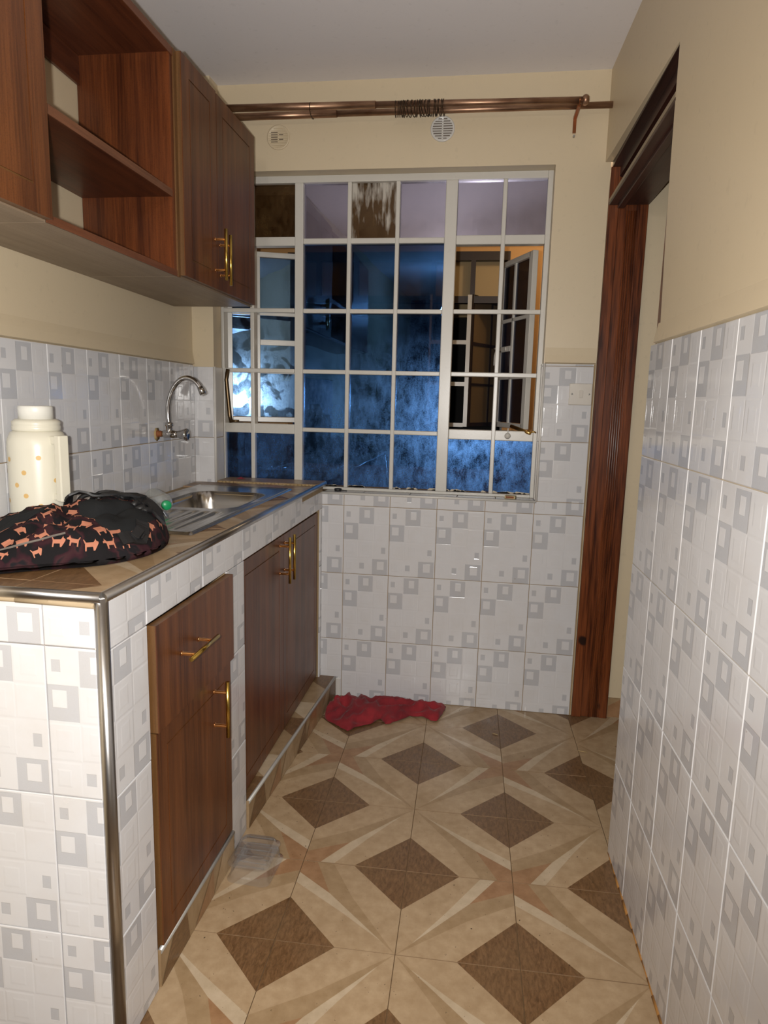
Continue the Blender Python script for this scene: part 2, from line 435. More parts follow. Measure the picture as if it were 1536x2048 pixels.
# right wall with the doorway
EDGE = [(-.930, 0), (-.930, 1.43), (-.968, 1.475), (-.960, 1.56), (-.947, 1.68), (-.936, 1.80), (-.927, 1.93), (-.920, 2.10), (-.918, 2.206)]
bm = bmesh.new(); prism_x(bm, [(-5.6, 0)]+EDGE+[(-.5, 2.214), (-.1, 2.222), (0, 2.226), (0, ZTOP), (-5.6, ZTOP)], RX, .148)
wall_right = struct('wall_right', bm, CREAM)
FR = Matrix.Translation((.6463, 0, 0)) @ Matrix.Rotation(-PI/2+math.atan(.0244), 4, 'Z')
tile_field(wall_right, FR, (.912, 3.3, 0, 1.4776), (1.1063-.2, .886-.9), flip_p=0)
bm = bmesh.new(); prism_x(bm, [(-.916, 0), (-3.3, 0), (-3.3, 1.476), (-.916, 1.476)], RX, -.0036); obj('grout_bed', bm, paint('pale_grout', (.55, .46, .34, 1), .8, .15), wall_right)
bm = bmesh.new(); prism = [(0, 1.478), (-.009, 1.482), (-.005, 1.505), (0, 1.53)]
a = [bm.verts.new((RX(-.945)+d, -.945, z)) for d, z in prism]; b = [bm.verts.new((RX(-3.3)+d, -3.3, z)) for d, z in prism]
for i in range(4): bm.faces.new((a[i], b[i], b[(i+1) % 4], a[(i+1) % 4]))
bm.faces.new(a); bm.faces.new(b[::-1]); obj('plaster_lip', bm, CREAM, wall_right)
bm = bmesh.new()
for k in range(40):
    y_ = -.92-k*.05; r_ = random.uniform(.002, .0055); tube(bm, [(RX(y_)-.006, y_, .001), (RX(y_-.05)-.006, y_-.05, .001)], r_, 6)
o = obj('stained_floor_seal', bm, plain('orange_stained_seal', (.36, .17, .04, 1), .8), wall_right); o['kind'] = 'stuff'
# walls of the passage beyond the doorway and of the room behind the camera
bm = bmesh.new(); box(bm, .815, 1.95, .02, .16, 0, ZTOP); hall = struct('wall_passage', bm, CREAM)
bm = bmesh.new(); box(bm, 1.9, 2.0, -5.6, .02, 0, ZTOP); struct('wall_passage_side', bm, CREAM)
bm = bmesh.new(); box(bm, .815, 1.9, .010, .021, 0, .085); bb = struct('baseboard_passage', bm, FM[3])
bm = bmesh.new()
for x in (.83, 1.13, 1.43, 1.73):
    prism_y(bm, [(x-.01, .002), (x+.12, .002), (x+.04, .083), (x-.01, .05)], .0088, .0105)
obj('tile_print', bm, FM[2], bb)
# door frame
DW = N('stained_door_frame_wood'); v = DW.coord('World', scale=(1, 1, .05))
f = DW.math('ADD', DW.math('MULTIPLY', DW.noise(v, 30, 4, .6, .5), .6), DW.math('MULTIPLY', DW.noise(v, 160, 3), .4))
c = DW.ramp(f, [(.38, (.040, .009, .003, 1)), (.60, (.19, .052, .015, 1))])
kn = DW.ramp(DW.noise(DW.coord('World', scale=(1, 1, .6)), 17, 1, .3), [(.70, (0, 0, 0)), (.78, (1, 1, 1))])
c = DW.mix(kn, c, (.02, .008, .005, 1)); DW.bump(f, .3, .001); DWM = DW.set(c, .28)
bm = bmesh.new()
fr_ = thing  # alias
door = bpy.data.objects.new('door_1', None); C.objects.link(door); door.location = (.74, -.46, 0); door['kind'] = 'structure'
def jamb(y, sgn):
    bm = bmesh.new(); y2 = y-sgn*.045
    box(bm, .671, .8145, min(y, y2), max(y, y2), 0, 2.205)
    # moulded face: flat rebate band and reeds
    f0, f1 = (y, y+sgn*.010)
    box(bm, .6675, .705, min(f0, f1), max(f0, f1), 0, 2.205)
    for k in range(5):
        x = .738+k*.0085
        tube(bm, [(x, y+sgn*.001, 0), (x, y+sgn*.001, 2.05)], .0035, 6)
    box(bm, .782, .8145, min(y, y+sgn*.004), max(y, y+sgn*.004), 0, 2.205)
    return obj('jamb', bm, DWM, door, .0015, 1)
jamb(-.004, -1)
bm = bmesh.new(); box(bm, .6708, .8145, -.925, -.965, 0, 2.205); obj('jamb', bm, DWM, door, .001, 1)
DWX = woodgrain('shade_darkened_stained_wood', (.018, .006, .004, 1), (.065, .022, .014, 1), 'Y', .35)  # frame wood with the shade under head and transom put into its colour
bm = bmesh.new(); box(bm, .672, .8145, -.925, -.006, 2.205, 2.26); box(bm, .70, .73, -.925, -.006, 2.17, 2.205); obj('head', bm, DWX, door)
bm = bmesh.new(); box(bm, .668, .8145, -.925, -.014, 2.068, 2.088); box(bm, .70, .725, -.925, -.014, 2.056, 2.069); obj('transom', bm, DWX, door, .002)
bm = bmesh.new(); box(bm, .6672, .6685, -.925, -.02, 2.076, 2.089); obj('paint_smear', bm, plain('smeared_paint', (.30, .24, .16, 1), .5), door)
bm = bmesh.new(); box(bm, .80, .812, -.925, -.014, 2.088, 2.205); obj('fanlight_board', bm, DWX, door)

# ------------------------------------------------------------ window
def glass(name, tint, sharp, film, filmcol, frough=.3, trans=(.30, .32, .40, 1), dust=.05, dustcol=(.1, .16, .3, 1), zr=None, lo=.38, hi=.62, wipe=.0):
    """tinted sheet glass: sharp reflection over a see-through tint, under an uneven scattering film, thinner higher up where zr is set"""
    m = N(name); v = m.coord('World')
    g1 = m.n('BsdfGlossy'); g2 = m.n('BsdfGlossy'); tr = m.n('BsdfTransparent'); df = m.n('BsdfDiffuse')
    big = m.noise(v, 7, 7, .62, .5); st = m.noise(m.coord('World', scale=(1, 1, .45)), 42, 6, .72, .3); fine = m.noise(v, 190, 3, .7)
    k = m.math('ADD', m.math('MULTIPLY', big, .40), m.math('ADD', m.math('MULTIPLY', st, .34), m.math('MULTIPLY', fine, .26)))
    k = m.ramp(k, [(lo, (.06, .06, .06)), (hi, (1, 1, 1))])
    if wipe:
        wp = m.ramp(m.noise(v, 11, 2, .5, .8), [(.50, (1, 1, 1)), (.56, (1-wipe,)*3)]); k = m.math('MULTIPLY', k, wp)
    if zr:
        sx = m.n('SeparateXYZ'); m.put(sx.inputs[0], v); mr = m.n('MapRange'); m.put(mr.inputs[0], sx.outputs[2])
        for q, val in enumerate((zr[0], zr[1], 1.0, zr[2])): mr.inputs[1+q].default_value = val
        k = m.math('MULTIPLY', k, mr.outputs[0])  # film weight fades from the lower panes to the upper
    m.put(g1.inputs[0], tint); m.put(g1.inputs['Roughness'], .012); m.put(g2.inputs[0], filmcol); m.put(g2.inputs['Roughness'], frough)
    m.put(df.inputs[0], dustcol); m.put(tr.inputs[0], trans)
    b = m.n('Bump'); m.put(b.inputs['Height'], m.noise(v, 4, 3)); b.inputs['Strength'].default_value = .06; b.inputs['Distance'].default_value = .01
    m.t.links.new(b.outputs[0], g1.inputs['Normal'])
    a = m.n('MixShader'); m.put(a.inputs[0], sharp); m.t.links.new(tr.outputs[0], a.inputs[1]); m.t.links.new(g1.outputs[0], a.inputs[2])
    c = m.n('MixShader'); m.put(c.inputs[0], m.math('MULTIPLY', k, film)); m.t.links.new(a.outputs[0], c.inputs[1]); m.t.links.new(g2.outputs[0], c.inputs[2])
    d = m.n('MixShader'); m.put(d.inputs[0], m.math('MULTIPLY', k, dust)); m.t.links.new(c.outputs[0], d.inputs[1]); m.t.links.new(df.outputs[0], d.inputs[2])
    m.t.links.new(d.outputs[0], m.out.inputs[0])
    return m.m
G_BLUE = glass('blue_reflective_glass', (.07, .24, .66, 1), .15, .26, (.16, .42, 1, 1), .34, zr=(1.15, 1.60, .05), dust=.12, dustcol=(.06, .13, .30, 1), trans=(.42, .40, .42, 1), lo=.43, hi=.60)
G_FILM = glass('filmed_blue_glass', (.20, .42, .85, 1), .30, .20, (.30, .58, 1, 1), .17, dust=.12, zr=(1.42, 1.85, .25), wipe=.85)
G_TOP = glass('lilac_reflective_glass', (.42, .40, .52, 1), .62, .75, (.42, .40, .52, 1), .24, dust=.10, dustcol=(.28, .26, .32, 1), lo=.2, hi=.7)
G_DARK = glass('dark_window_glass', (.22, .22, .26, 1), .25, .2, (.3, .3, .35, 1), .3, dust=.04)
G_BROWN = glass('clear_grimy_glass', (.16, .12, .08, 1), .30, .25, (.2, .16, .12, 1), .35, trans=(.5, .35, .2, 1), dust=.4, dustcol=(.16, .09, .03, 1))
G_SCRAPE = glass('paint_scraped_glass', (.16, .12, .08, 1), .30, .25, (.2, .16, .12, 1), .35, trans=(.5, .35, .2, 1), dust=.4, dustcol=(.16, .09, .03, 1))
# scraped paint smears on one pane: real paint colour streaks
m = bpy.data.materials['paint_scraped_glass']; nt = m.node_tree
tc = nt.nodes.new('ShaderNodeNewGeometry'); mp = nt.nodes.new('ShaderNodeMapping'); mp.inputs['Scale'].default_value = (1, 1, .18)
nt.links.new(tc.outputs['Position'], mp.inputs['Vector'])
nz = nt.nodes.new('ShaderNodeTexNoise'); nz.inputs['Scale'].default_value = 60; nz.inputs['Detail'].default_value = 5; nt.links.new(mp.outputs[0], nz.inputs['Vector'])
nz2 = nt.nodes.new('ShaderNodeTexNoise'); nz2.inputs['Scale'].default_value = 9; nt.links.new(tc.outputs['Position'], nz2.inputs['Vector'])
ad = nt.nodes.new('ShaderNodeMath'); ad.operation = 'ADD'; nt.links.new(nz.outputs['Fac'], ad.inputs[0]); nt.links.new(nz2.outputs['Fac'], ad.inputs[1])
cr = nt.nodes.new('ShaderNodeValToRGB'); cr.color_ramp.elements[0].position = .50; cr.color_ramp.elements[1].position = .62
dv = nt.nodes.new('ShaderNodeMath'); dv.operation = 'MULTIPLY'; dv.inputs[1].default_value = .5; nt.links.new(ad.outputs[0], dv.inputs[0]); nt.links.new(dv.outputs[0], cr.inputs[0])
pd = nt.nodes.new('ShaderNodeBsdfDiffuse'); pd.inputs[0].default_value = (.5, .47, .42, 1)
ms = nt.nodes.new('ShaderNodeMixShader'); o_ = nt.nodes['Material Output']; prev = o_.inputs[0].links[0].from_socket
nt.links.new(cr.outputs[0], ms.inputs[0]); nt.links.new(prev, ms.inputs[1]); nt.links.new(pd.outputs[0], ms.inputs[2]); nt.links.new(ms.outputs[0], o_.inputs[0])

window = bpy.data.objects.new('window_1', None); C.objects.link(window); window.location = (-.22, .08, WZ0); window['kind'] = 'structure'
YB = .062   # front of the bars
cols = [-.905, -.768, -.562, -.349, -.149, .068, .279, .452]
rows = [.945, 1.183, 1.432, 1.684, 1.965, 2.212]
bm = bmesh.new()
box(bm, WX0, WX0+.018, YB, YB+.05, WZ0, WZ1); box(bm, WX1-.020, WX1, YB, YB+.05, WZ0, WZ1)
box(bm, WX0+.018, WX1-.020, YB, YB+.05, WZ1-.028, WZ1); box(bm, WX0+.018, WX1-.020, YB, YB+.05, WZ0, WZ0+.012)
obj('frame', bm, WHITE, window, .002)
for i, x in enumerate(cols[1:-1], 1):
    wd = .036 if i in (2, 5) else .017
    if i == 5: wd = .048
    box_obj('mullion', (x-wd/2, x+wd/2, YB-.002, YB+.045, WZ0+.012, WZ1-.028), WHITE, window, .003)
for j, z in enumerate(rows[1:-1], 1):
    for (a, b) in ((WX0+.018, cols[2]-.018), (cols[2]+.018, cols[5]-.024), (cols[5]+.024, WX1-.02)):
        mid = b < .1 and a > -.6
        hh = .009
        if j == 4: hh = .018 if not mid else .011
        if j == 1 and not mid: hh = .021
        yb = YB-.006 if (not mid and j in (2, 3)) else YB+.001
        box_obj('glazing_bar', (a, b, yb, YB+(.010 if (not mid and j in (2, 3)) else .043), z-hh, z+hh), WHITE, window, .003)
PY = YB+.022
def pane(a, b, c, d, mat, parent=window, y=PY, name='pane'):
    return box_obj(name, (a, b, y, y+.004, c, d), mat, parent)
for i in range(7):
    for j in (0, 4):
        a, b = cols[i]+.006, cols[i+1]-.006
        mat = G_BLUE if j == 0 else G_TOP
        if j == 4 and i == 1: mat = G_BROWN
        if j == 4 and i == 3: mat = G_SCRAPE
        pane(a, b, rows[j]-.003, rows[j+1]-.006, mat)
for i in (2, 3, 4):
    for j in (1, 2, 3): pane(cols[i]+.006, cols[i+1]-.006, rows[j]+.006, rows[j+1]-.006, G_BLUE)
# putty smears on the panes' lower edges
PUTTY = plain('flaking_putty', (.50, .44, .34, 1), .8)
bm = bmesh.new()
for i in range(7):
    for k in range(7):
        x = random.uniform(cols[i]+.015, cols[i+1]-.015); L = random.uniform(.008, .03)
        prism_y(bm, [(x-L, .938), (x+L, .938), (x+L*.6, .938+random.uniform(.003, .008)), (x-L*.5, .938+random.uniform(.002, .010))], PY-.0015, PY)
o = obj('putty', bm, PUTTY, window); o['kind'] = 'stuff'
# casements: local x along the leaf from the hinge, local y outwards
def casement(hx, hy, ang, width, z0, z1, mats, munt, mirror=False):
    s = -1 if mirror else 1
    mw = Matrix.Translation((hx, hy, 0)) @ Matrix.Rotation(ang, 4, 'Z')
    def X(a, b): return (a, b) if not mirror else (-b, -a)
    bm = bmesh.new(); t = .012
    for (a, b) in ((0, .034 if mirror else .022), (width-.020, width)): x = X(a, b); box(bm, x[0], x[1], -t, t, z0, z1)
    for (c, d) in ((z0, z0+.022), (z1-.022, z1)): x = X(.022, width-.02); box(bm, x[0], x[1], -t, t, c, d)
    bars = [1.432, 1.684]
    for z in bars: x = X(.022, width-.02); box(bm, x[0], x[1], -t*.7, t*.7, z-.008, z+.008)
    x = X(munt-.008, munt+.008); box(bm, x[0], x[1], -t*.7, t*.7, z0+.02, z1-.02)
    x = X(munt+.008, width-.02); box(bm, x[0], x[1], -t*.8, t*.8, 1.548, 1.572)
    leaf = obj('casement', bm, WHITE, window, .0015, 1)
    leaf.matrix_parent_inverse = Matrix.Translation(-window.location); leaf.matrix_basis = mw
    zs = [z0+.02, 1.432, 1.684, z1-.02]
    for k in range(3):
        for (a, b) in ((.02, munt-.004), (munt+.004, width-.018)):
            x = X(a, b)
            if k == 1 and a > .03:
                cells = [(zs[1]+.006, 1.552), (1.568, zs[2]-.006)]
            else: cells = [(zs[k]+.004, zs[k+1]-.004)]
            for c, d in cells:
                p = box_obj('pane', (x[0], x[1], -.002, .002, c, d), mats, leaf); p.matrix_parent_inverse = Matrix()
    # fastener: plate, pivot and lever
    bm = bmesh.new(); fx = s*(width-.016)
    box(bm, min(fx-s*.075, fx), max(fx-s*.075, fx), -.016, -.011, 1.553, 1.568)
    tube(bm, [(fx-s*.02, -.012, 1.56), (fx-s*.02, -.034, 1.56)], .006, 10)
    tube(bm, [(fx-s*.02, -.032, 1.562), (fx-s*.012, -.036, 1.53), (fx-s*.018, -.038, 1.488)], [.006, .0055, .0065], 8)
    tube(bm, [(fx-s*.02, -.03, 1.562), (fx+s*.014, -.03, 1.566)], [.006, .004], 8)
    h = obj('fastener', bm, WHITE, leaf); h.matrix_parent_inverse = Matrix()
    return leaf
casement(-.903, YB+.06, math.radians(19.4), .345, 1.208, 1.945, G_FILM, .135)
casement(.418, YB+.10, math.radians(-67), .31, 1.208, 1.945, G_DARK, .175, True)
BRASS = plain('worn_brass', (.55, .36, .12, 1), .3, 1)
bm = bmesh.new(); tube(bm, [(-.875, .050, 1.435), (-.882, .046, 1.39), (-.868, .046, 1.235), (-.862, .05, 1.205)], .0085, 10); tube(bm, [(-.862, .05, 1.212), (-.83, .055, 1.212)], .006, 8)
obj('window_stay', bm, plain('tarnished_brass', (.20, .14, .08, 1), .4, 1), window)
bm = bmesh.new(); tube(bm, [(.352, .12, 1.222), (.41, .07, 1.203), (.43, .052, 1.197)], .0075, 10); tube(bm, [(.425, .056, 1.199), (.445, .05, 1.204), (.452, .055, 1.20)], .0035, 8)
obj('window_stay', bm, BRASS, window)
bm = bmesh.new(); lathe(bm, [(.0005, 0), (.011, 0), (.013, .006), (.009, .014), (.0005, .016)], 12, Matrix.Translation((.338, YB, 1.183)) @ Matrix.Rotation(PI/2, 4, 'X')); tube(bm, [(.338, YB-.008, 1.19), (.339, YB-.008, 1.215)], .003, 6); obj('peg', bm, WHITE, window)

# ------------------------------------------------------------ neighbouring building outside
ORANGE = paint('ochre_outside_plaster', (.62, .34, .12, 1), .7, .1)
DARK = plain('dark_brown_frame', (.03, .018, .012, 1), .4)
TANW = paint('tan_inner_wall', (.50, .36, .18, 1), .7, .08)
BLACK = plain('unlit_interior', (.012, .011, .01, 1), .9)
nb = thing('neighbouring_wall', 'ochre wall of the building outside, with a dark framed window seen through the panes', 'building', (.1, 1.5, 0))
bm = bmesh.new(); YN = 1.4
box(bm, .35, 1.9, YN, YN+.12, -.5, 3.6); box(bm, -3.2, -1.0, YN, YN+.12, -.5, 3.6); box(bm, -1.0, .35, YN, YN+.12, 2.2, 3.6); box(bm, -1.0, .35, YN, YN+.12, -.5, .9)
obj('wall', bm, ORANGE, nb)
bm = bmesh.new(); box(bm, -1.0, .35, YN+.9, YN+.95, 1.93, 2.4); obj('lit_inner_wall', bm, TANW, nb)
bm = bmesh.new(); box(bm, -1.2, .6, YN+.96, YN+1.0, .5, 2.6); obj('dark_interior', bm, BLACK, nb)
bm = bmesh.new()
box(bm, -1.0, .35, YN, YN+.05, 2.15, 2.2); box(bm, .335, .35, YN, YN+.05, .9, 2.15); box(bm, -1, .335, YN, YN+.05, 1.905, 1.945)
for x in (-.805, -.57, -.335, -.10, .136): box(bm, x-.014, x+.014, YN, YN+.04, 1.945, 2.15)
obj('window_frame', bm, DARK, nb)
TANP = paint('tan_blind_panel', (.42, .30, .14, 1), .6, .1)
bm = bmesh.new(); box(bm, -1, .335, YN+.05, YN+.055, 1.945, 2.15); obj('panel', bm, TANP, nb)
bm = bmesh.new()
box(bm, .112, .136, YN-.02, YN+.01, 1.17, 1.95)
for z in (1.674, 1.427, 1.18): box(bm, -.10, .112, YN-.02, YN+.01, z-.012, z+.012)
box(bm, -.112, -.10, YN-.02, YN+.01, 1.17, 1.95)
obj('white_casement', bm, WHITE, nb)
# swung leaf with brown panes
Mx = Matrix.Translation((.138, YN, 0)) @ Matrix.Rotation(math.radians(62), 4, 'Z')
bm = bmesh.new()
for a, b, c, d in ((0, .02, 1.17, 1.955), (.48, .50, 1.17, 1.955), (.24, .258, 1.17, 1.955), (.02, .48, 1.925, 1.955), (.02, .48, 1.17, 1.195), (.02, .48, 1.66, 1.68), (.02, .48, 1.42, 1.435)):
    box(bm, a, b, -.008, .008, c, d)
bmesh.ops.transform(bm, matrix=Mx, verts=bm.verts); obj('swung_casement', bm, DARK, nb)
bm = bmesh.new(); box(bm, .02, .48, -.002, .002, 1.19, 1.93); bmesh.ops.transform(bm, matrix=Mx, verts=bm.verts); obj('brown_pane', bm, paint('brown_obscured_glass', (.22, .14, .06, 1), .35, .2), nb)

# ------------------------------------------------------------ kitchen counter (masonry base)
STEEL = N('brushed_stainless_steel'); v = STEEL.coord('World', scale=(1, .06, 1))
STEEL.bump(STEEL.noise(v, 500, 3), .08, .0004); STEEL = STEEL.set((.50, .48, .45, 1), .24, 1)
TRIM = plain('aluminium_edge_trim', (.42, .41, .40, 1), .28, 1)
TRIMP = plain('scuffed_aluminium_strip', (.50, .49, .46, 1), .45, .6)
RENDER = paint('cement_render', (.32, .26, .20, 1), .9, .15)
YE = -1.737
ctr = thing('kitchen_counter', 'tiled masonry kitchen counter with brown doors along the left wall', 'counter', (-.68, -.87, 0))
xb = -.925
def cbox(bm, y0, y1, z0, z1, d0=0, d1=.07):    # along the front, d = depth behind the face
    vs_ = []
    for z in (z0, z1):
        for y in (y0, y1):
            for d in (d1, d0): vs_.append(bm.verts.new((CX(y)-d, y, z)))
    for f in [(0, 2, 3, 1), (4, 5, 7, 6), (0, 1, 5, 4), (2, 6, 7, 3), (0, 4, 6, 2), (1, 3, 7, 5)]: bm.faces.new([vs_[i] for i in f])
bm = bmesh.new()
cbox(bm, YE+.08, -.002, .852, .925, .0045); cbox(bm, YE+.08, -1.582, .0, .852, .0045); cbox(bm, -1.14, -1.0, 0, .852, .0045)
cbox(bm, -.037, -.002, 0, .852, .0045)
box(bm, LX(YE)+.012, CX(YE)-.0045, YE+.004, YE+.08, 0, .925)
obj('masonry', bm, GROUT, ctr)
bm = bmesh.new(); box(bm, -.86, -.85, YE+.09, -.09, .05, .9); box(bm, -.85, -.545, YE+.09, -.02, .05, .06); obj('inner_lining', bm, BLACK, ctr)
FC = Matrix.Translation((-.4375, 0, 0)) @ Matrix.Rotation(PI/2+.006, 4, 'Z')
FC = Matrix.Translation((-.4375-.0045, 0, 0)) @ Matrix.Rotation(PI/2+.006, 4, 'Z')
tile_field(ctr, FC, (YE, -.004, .852, .955), (-1.587-.2875, .852-.1), tw=.2875, th=.2, rot=True)
tile_field(ctr, FC, (YE, -1.583, 0, .852), (YE-.048, .855-.9+.0-.0), mat=None)
tile_field(ctr, FC, (-1.138, -1.002, 0, .852), (-1.19, .60-.9))
tile_field(ctr, FC, (-.036, -.004, .09, .852), (-.19, .60-.9))
EP = Matrix.Translation((0, YE+.0045, 0))
tile_field(ctr, EP, (LX(YE)+.010, -.447, 0, .955), (-.55-.4, .855-.9))
# corner post and pale sealant beads
bm = bmesh.new(); cx, cy = CX(YE)-.003, YE+.0005
tube(bm, [(cx-.006, cy+.004, 0), (cx-.006, cy+.004, .952)], .0125, 16); obj('corner_trim', bm, TRIM, ctr)
bm = bmesh.new(); tube(bm, [(cx-.019, cy+.003, 0), (cx-.019, cy+.003, .95)], .003, 6); tube(bm, [(cx-.003, cy+.017, 0), (cx-.003, cy+.017, .95)], .003, 6); obj('sealant', bm, plain('yellowed_sealant', (.60, .55, .44, 1), .7), ctr)

# laminate doors
LAM = woodgrain('brown_laminate_front', (.062, .018, .006, 1), (.165, .055, .016, 1), 'Z')
LAMI = woodgrain('cabinet_inner_laminate', (.050, .012, .004, 1), (.165, .045, .012, 1), 'Z')
LAMY = woodgrain('shelf_laminate', (.05, .013, .006, 1), (.11, .030, .011, 1), 'Y')
LAMU = woodgrain('bounce_lightened_underside_laminate', (.20, .145, .095, 1), (.27, .20, .135, 1), 'Y', .4)  # underside colour lightened to imitate flash light bounced up from below
EDGEB = woodgrain('door_edge_band', (.10, .045, .013, 1), (.16, .075, .024, 1), 'Z', .4)
GROOVE = plain('routed_groove', (.05, .018, .008, 1), .5)
HBR = plain('polished_brass', (.62, .42, .10, 1), .22, 1)
HCU = plain('copper_tinted_brass', (.75, .38, .16, 1), .2, 1)
def front(name, parent, xf, y0, y1, z0, z1, t=.017, groove=True, label=None, go=.042, far_g=True):
    """slab whose face looks to +x, with a routed groove frame"""
    bm = bmesh.new(); g = .004; dp = .0025
    box(bm, xf-t, xf-dp, y0, y1, z0, z1, 1)
    def pl(a, b, c, d): box(bm, xf-dp, xf, a, b, c, d, 0)
    if groove:
        A, B, Cc, D = y0+go, y1-go, z0+go, z1-go
        pl(y0, A, z0, z1); pl(B, y1, z0, z1); pl(A, B, z0, Cc); pl(A, B, D, z1); pl(A+g, B-g, Cc+g, D-g)
    else: pl(y0, y1, z0, z1)
    o = obj(name, bm, [LAM, EDGEB], parent)
    if label: o['label'] = label
    return o
def handle(parent, x, y, z, L, axis='Z', so=.036, name='handle'):
    """bar handle: x is the door face"""
    bm = bmesh.new(); xb_ = x+so; r = .0052
    d = Vector((0, 0, 1)) if axis == 'Z' else Vector((0, 1, 0))
    c = Vector((xb_, y, z)); tube(bm, [c-d*L/2, c+d*L/2], r, 12)
    for s in (-1, 1):
        p = c+d*s*L*.30
        tube(bm, [(x, p.y, p.z), (x+.002, p.y, p.z), (x+.002, p.y, p.z), (xb_, p.y, p.z)], [.0062, .0062, .0042, .0042], 10, mi=1)
    return obj(name, bm, [HBR, HCU], parent)
dr = front('drawer', ctr, CX(-1.36)+.018, -1.578, -1.142, .612, .848, .02, False); handle(dr, CX(-1.36)+.018, -1.415, .746, .155, 'Y')
d1 = front('door', ctr, CX(-1.36)+.010, -1.572, -1.148, .10, .606, .02); handle(d1, CX(-1.36)+.010, -1.262, .520, .152)
d2 = front('door', ctr, -.447, -.996, -.556, .10, .838, .018, go=.045); handle(d2, -.447, -.592, .757, .165)
d3 = front('door', ctr, -.447, -.552, -.042, .10, .838, .018, go=.045); handle(d3, -.447, -.534, .757, .165)
# plinth with printed tiles and metal nosing
def plinth(y0, y1, x0, x1, zt, nm):
    bm = bmesh.new(); n = 2
    xa, xb2 = x0, x1
    vs_ = [bm.verts.new(p) for p in ((-.54, y0, 0), (xa, y0, 0), (xb2, y1, 0), (-.54, y1, 0), (-.54, y0, zt), (xa, y0, zt), (xb2, y1, zt), (-.54, y1, zt))]
    for f in [(0, 1, 2, 3), (4, 5, 6, 7), (0, 1, 5, 4), (1, 2, 6, 5), (2, 3, 7, 6), (3, 0, 4, 7)]: bm.faces.new([vs_[i] for i in f])
    o = obj('plinth', bm, FM[3], ctr)
    L = y1-y0; k = max(2, round(L/.15)); B = bmesh.new()
    for i in range(k):      # riser and tread pieces of the cut floor tiles
        a, b = i/k, (i+1)/k
        def P(t, z, off=.0012): return (xa+(xb2-xa)*t+off, y0+L*t, z)
        if i % 2 == 0: q = [P(a, .002), P(b, .002), P(b-(b-a)*.1, zt-.008), P(a+(b-a)*.45, zt-.008)]
        else: q = [P(a+(b-a)*.2, .002), P(b, .002), P(b, zt-.008)]
        f = B.faces.new([B.verts.new(p) for p in q]); f.material_index = (0, 2, 1)[i % 3]
        q = [(xa-.006+(xb2-xa)*a, y0+L*a, zt+.0008), (xa-.006+(xb2-xa)*b, y0+L*b, zt+.0008), (xa-.10+(xb2-xa)*b, y0+L*b, zt+.0008), (xa-.10+(xb2-xa)*(a*.4+b*.6), y0+L*(a*.4+b*.6), zt+.0008)]
        f = B.faces.new([B.verts.new(p) for p in q]); f.material_index = (0, 4, 3)[i % 3]
    p = obj('printed_tile', B, FM, o)
    bm = bmesh.new(); tube(bm, [(xa-.003, y0+.002, zt-.004), (xb2-.003, y1-.002, zt-.004)], .0065, 10); obj('nosing', bm, TRIMP, o)
plinth(-1.580, -1.142, -.424, -.417, .092, 'a')
plinth(-.998, -.012, -.424, -.366, .092, 'b')
bm = bmesh.new(); box(bm, -.366, -.344, -.012, -.006, 0, .085); obj('plaster_plug', bm, PALE, ctr, .004)

# ------------------------------------------------------------ worktop
top = thing('worktop', 'brown and beige tiled worktop with a metal edge on the counter', 'worktop', (-.68, -.87, .93))
SX0, SX1, SY0, SY1 = -.895, -.505, -1.185, -.235     # sink sheet
BX0, BX1, BY0, BY1 = -.825, -.555, -.775, -.395      # bowl opening
bm = bmesh.new()
def slab(x0, x1, y0, y1):
    vs_ = [bm.verts.new((x if x is not None else LX(y)+.009, y, z)) for z in (.926, ZC-.0055) for y in (y0, y1) for x in (x0, x1)]
    for f in [(0, 2, 3, 1), (4, 5, 7, 6), (0, 1, 5, 4), (2, 6, 7, 3), (0, 4, 6, 2), (1, 3, 7, 5)]: bm.faces.new([vs_[i] for i in f])
xr = -.434
slab(None, BX0, YE+.01, -.09); slab(BX1, xr, YE+.01, -.01); slab(BX0, BX1, YE+.01, BY0); slab(BX0, BX1, BY1, -.01); slab(-.88, BX0, -.09, -.01)
obj('bed', bm, GROUT, top)
TO = (-.915, -1.66)
pl0 = [(1, .048, .98-.010), (-1, 0, xr+.0), (0, 1, -YE-.006)]
def strips(planes): floor_tiles(top, TO, -.03, .2975, (-1, 3), (-1, 7), pl0+planes, z=ZC-.0005)
strips([(0, -1, SY0+.01)])
strips([(0, 1, -SY0-.01), (0, -1, SY1-.01), (1, 0, -SX1+.01)])
strips([(0, 1, -SY1+.01), (0, -1, -.092)])
floor_tiles(top, TO, -.03, .2975, (-1, 3), (-1, 7), [(1, 0, .88), (-1, 0, xr), (0, 1, .092), (0, -1, -.006)], z=ZC-.0005)
# raised ledge behind the sink, in the window recess
bm = bmesh.new(); box(bm, -.88, xr-.002, -.085, .060, ZC-.001, ZC+.006); obj('back_ledge', bm, FM[3], top, .002)
bm = bmesh.new()
for k in range(26):
    x = -.87+k*.0165; r = random.uniform(.002, .005); tube(bm, [(x, -.088, ZC+.001), (x+.016, -.088+random.uniform(-.003, .003), ZC+.001)], r, 6)
o = obj('mortar_crumbs', bm, plain('yellow_mortar', (.36, .26, .13, 1), .9), top); o['kind'] = 'stuff'
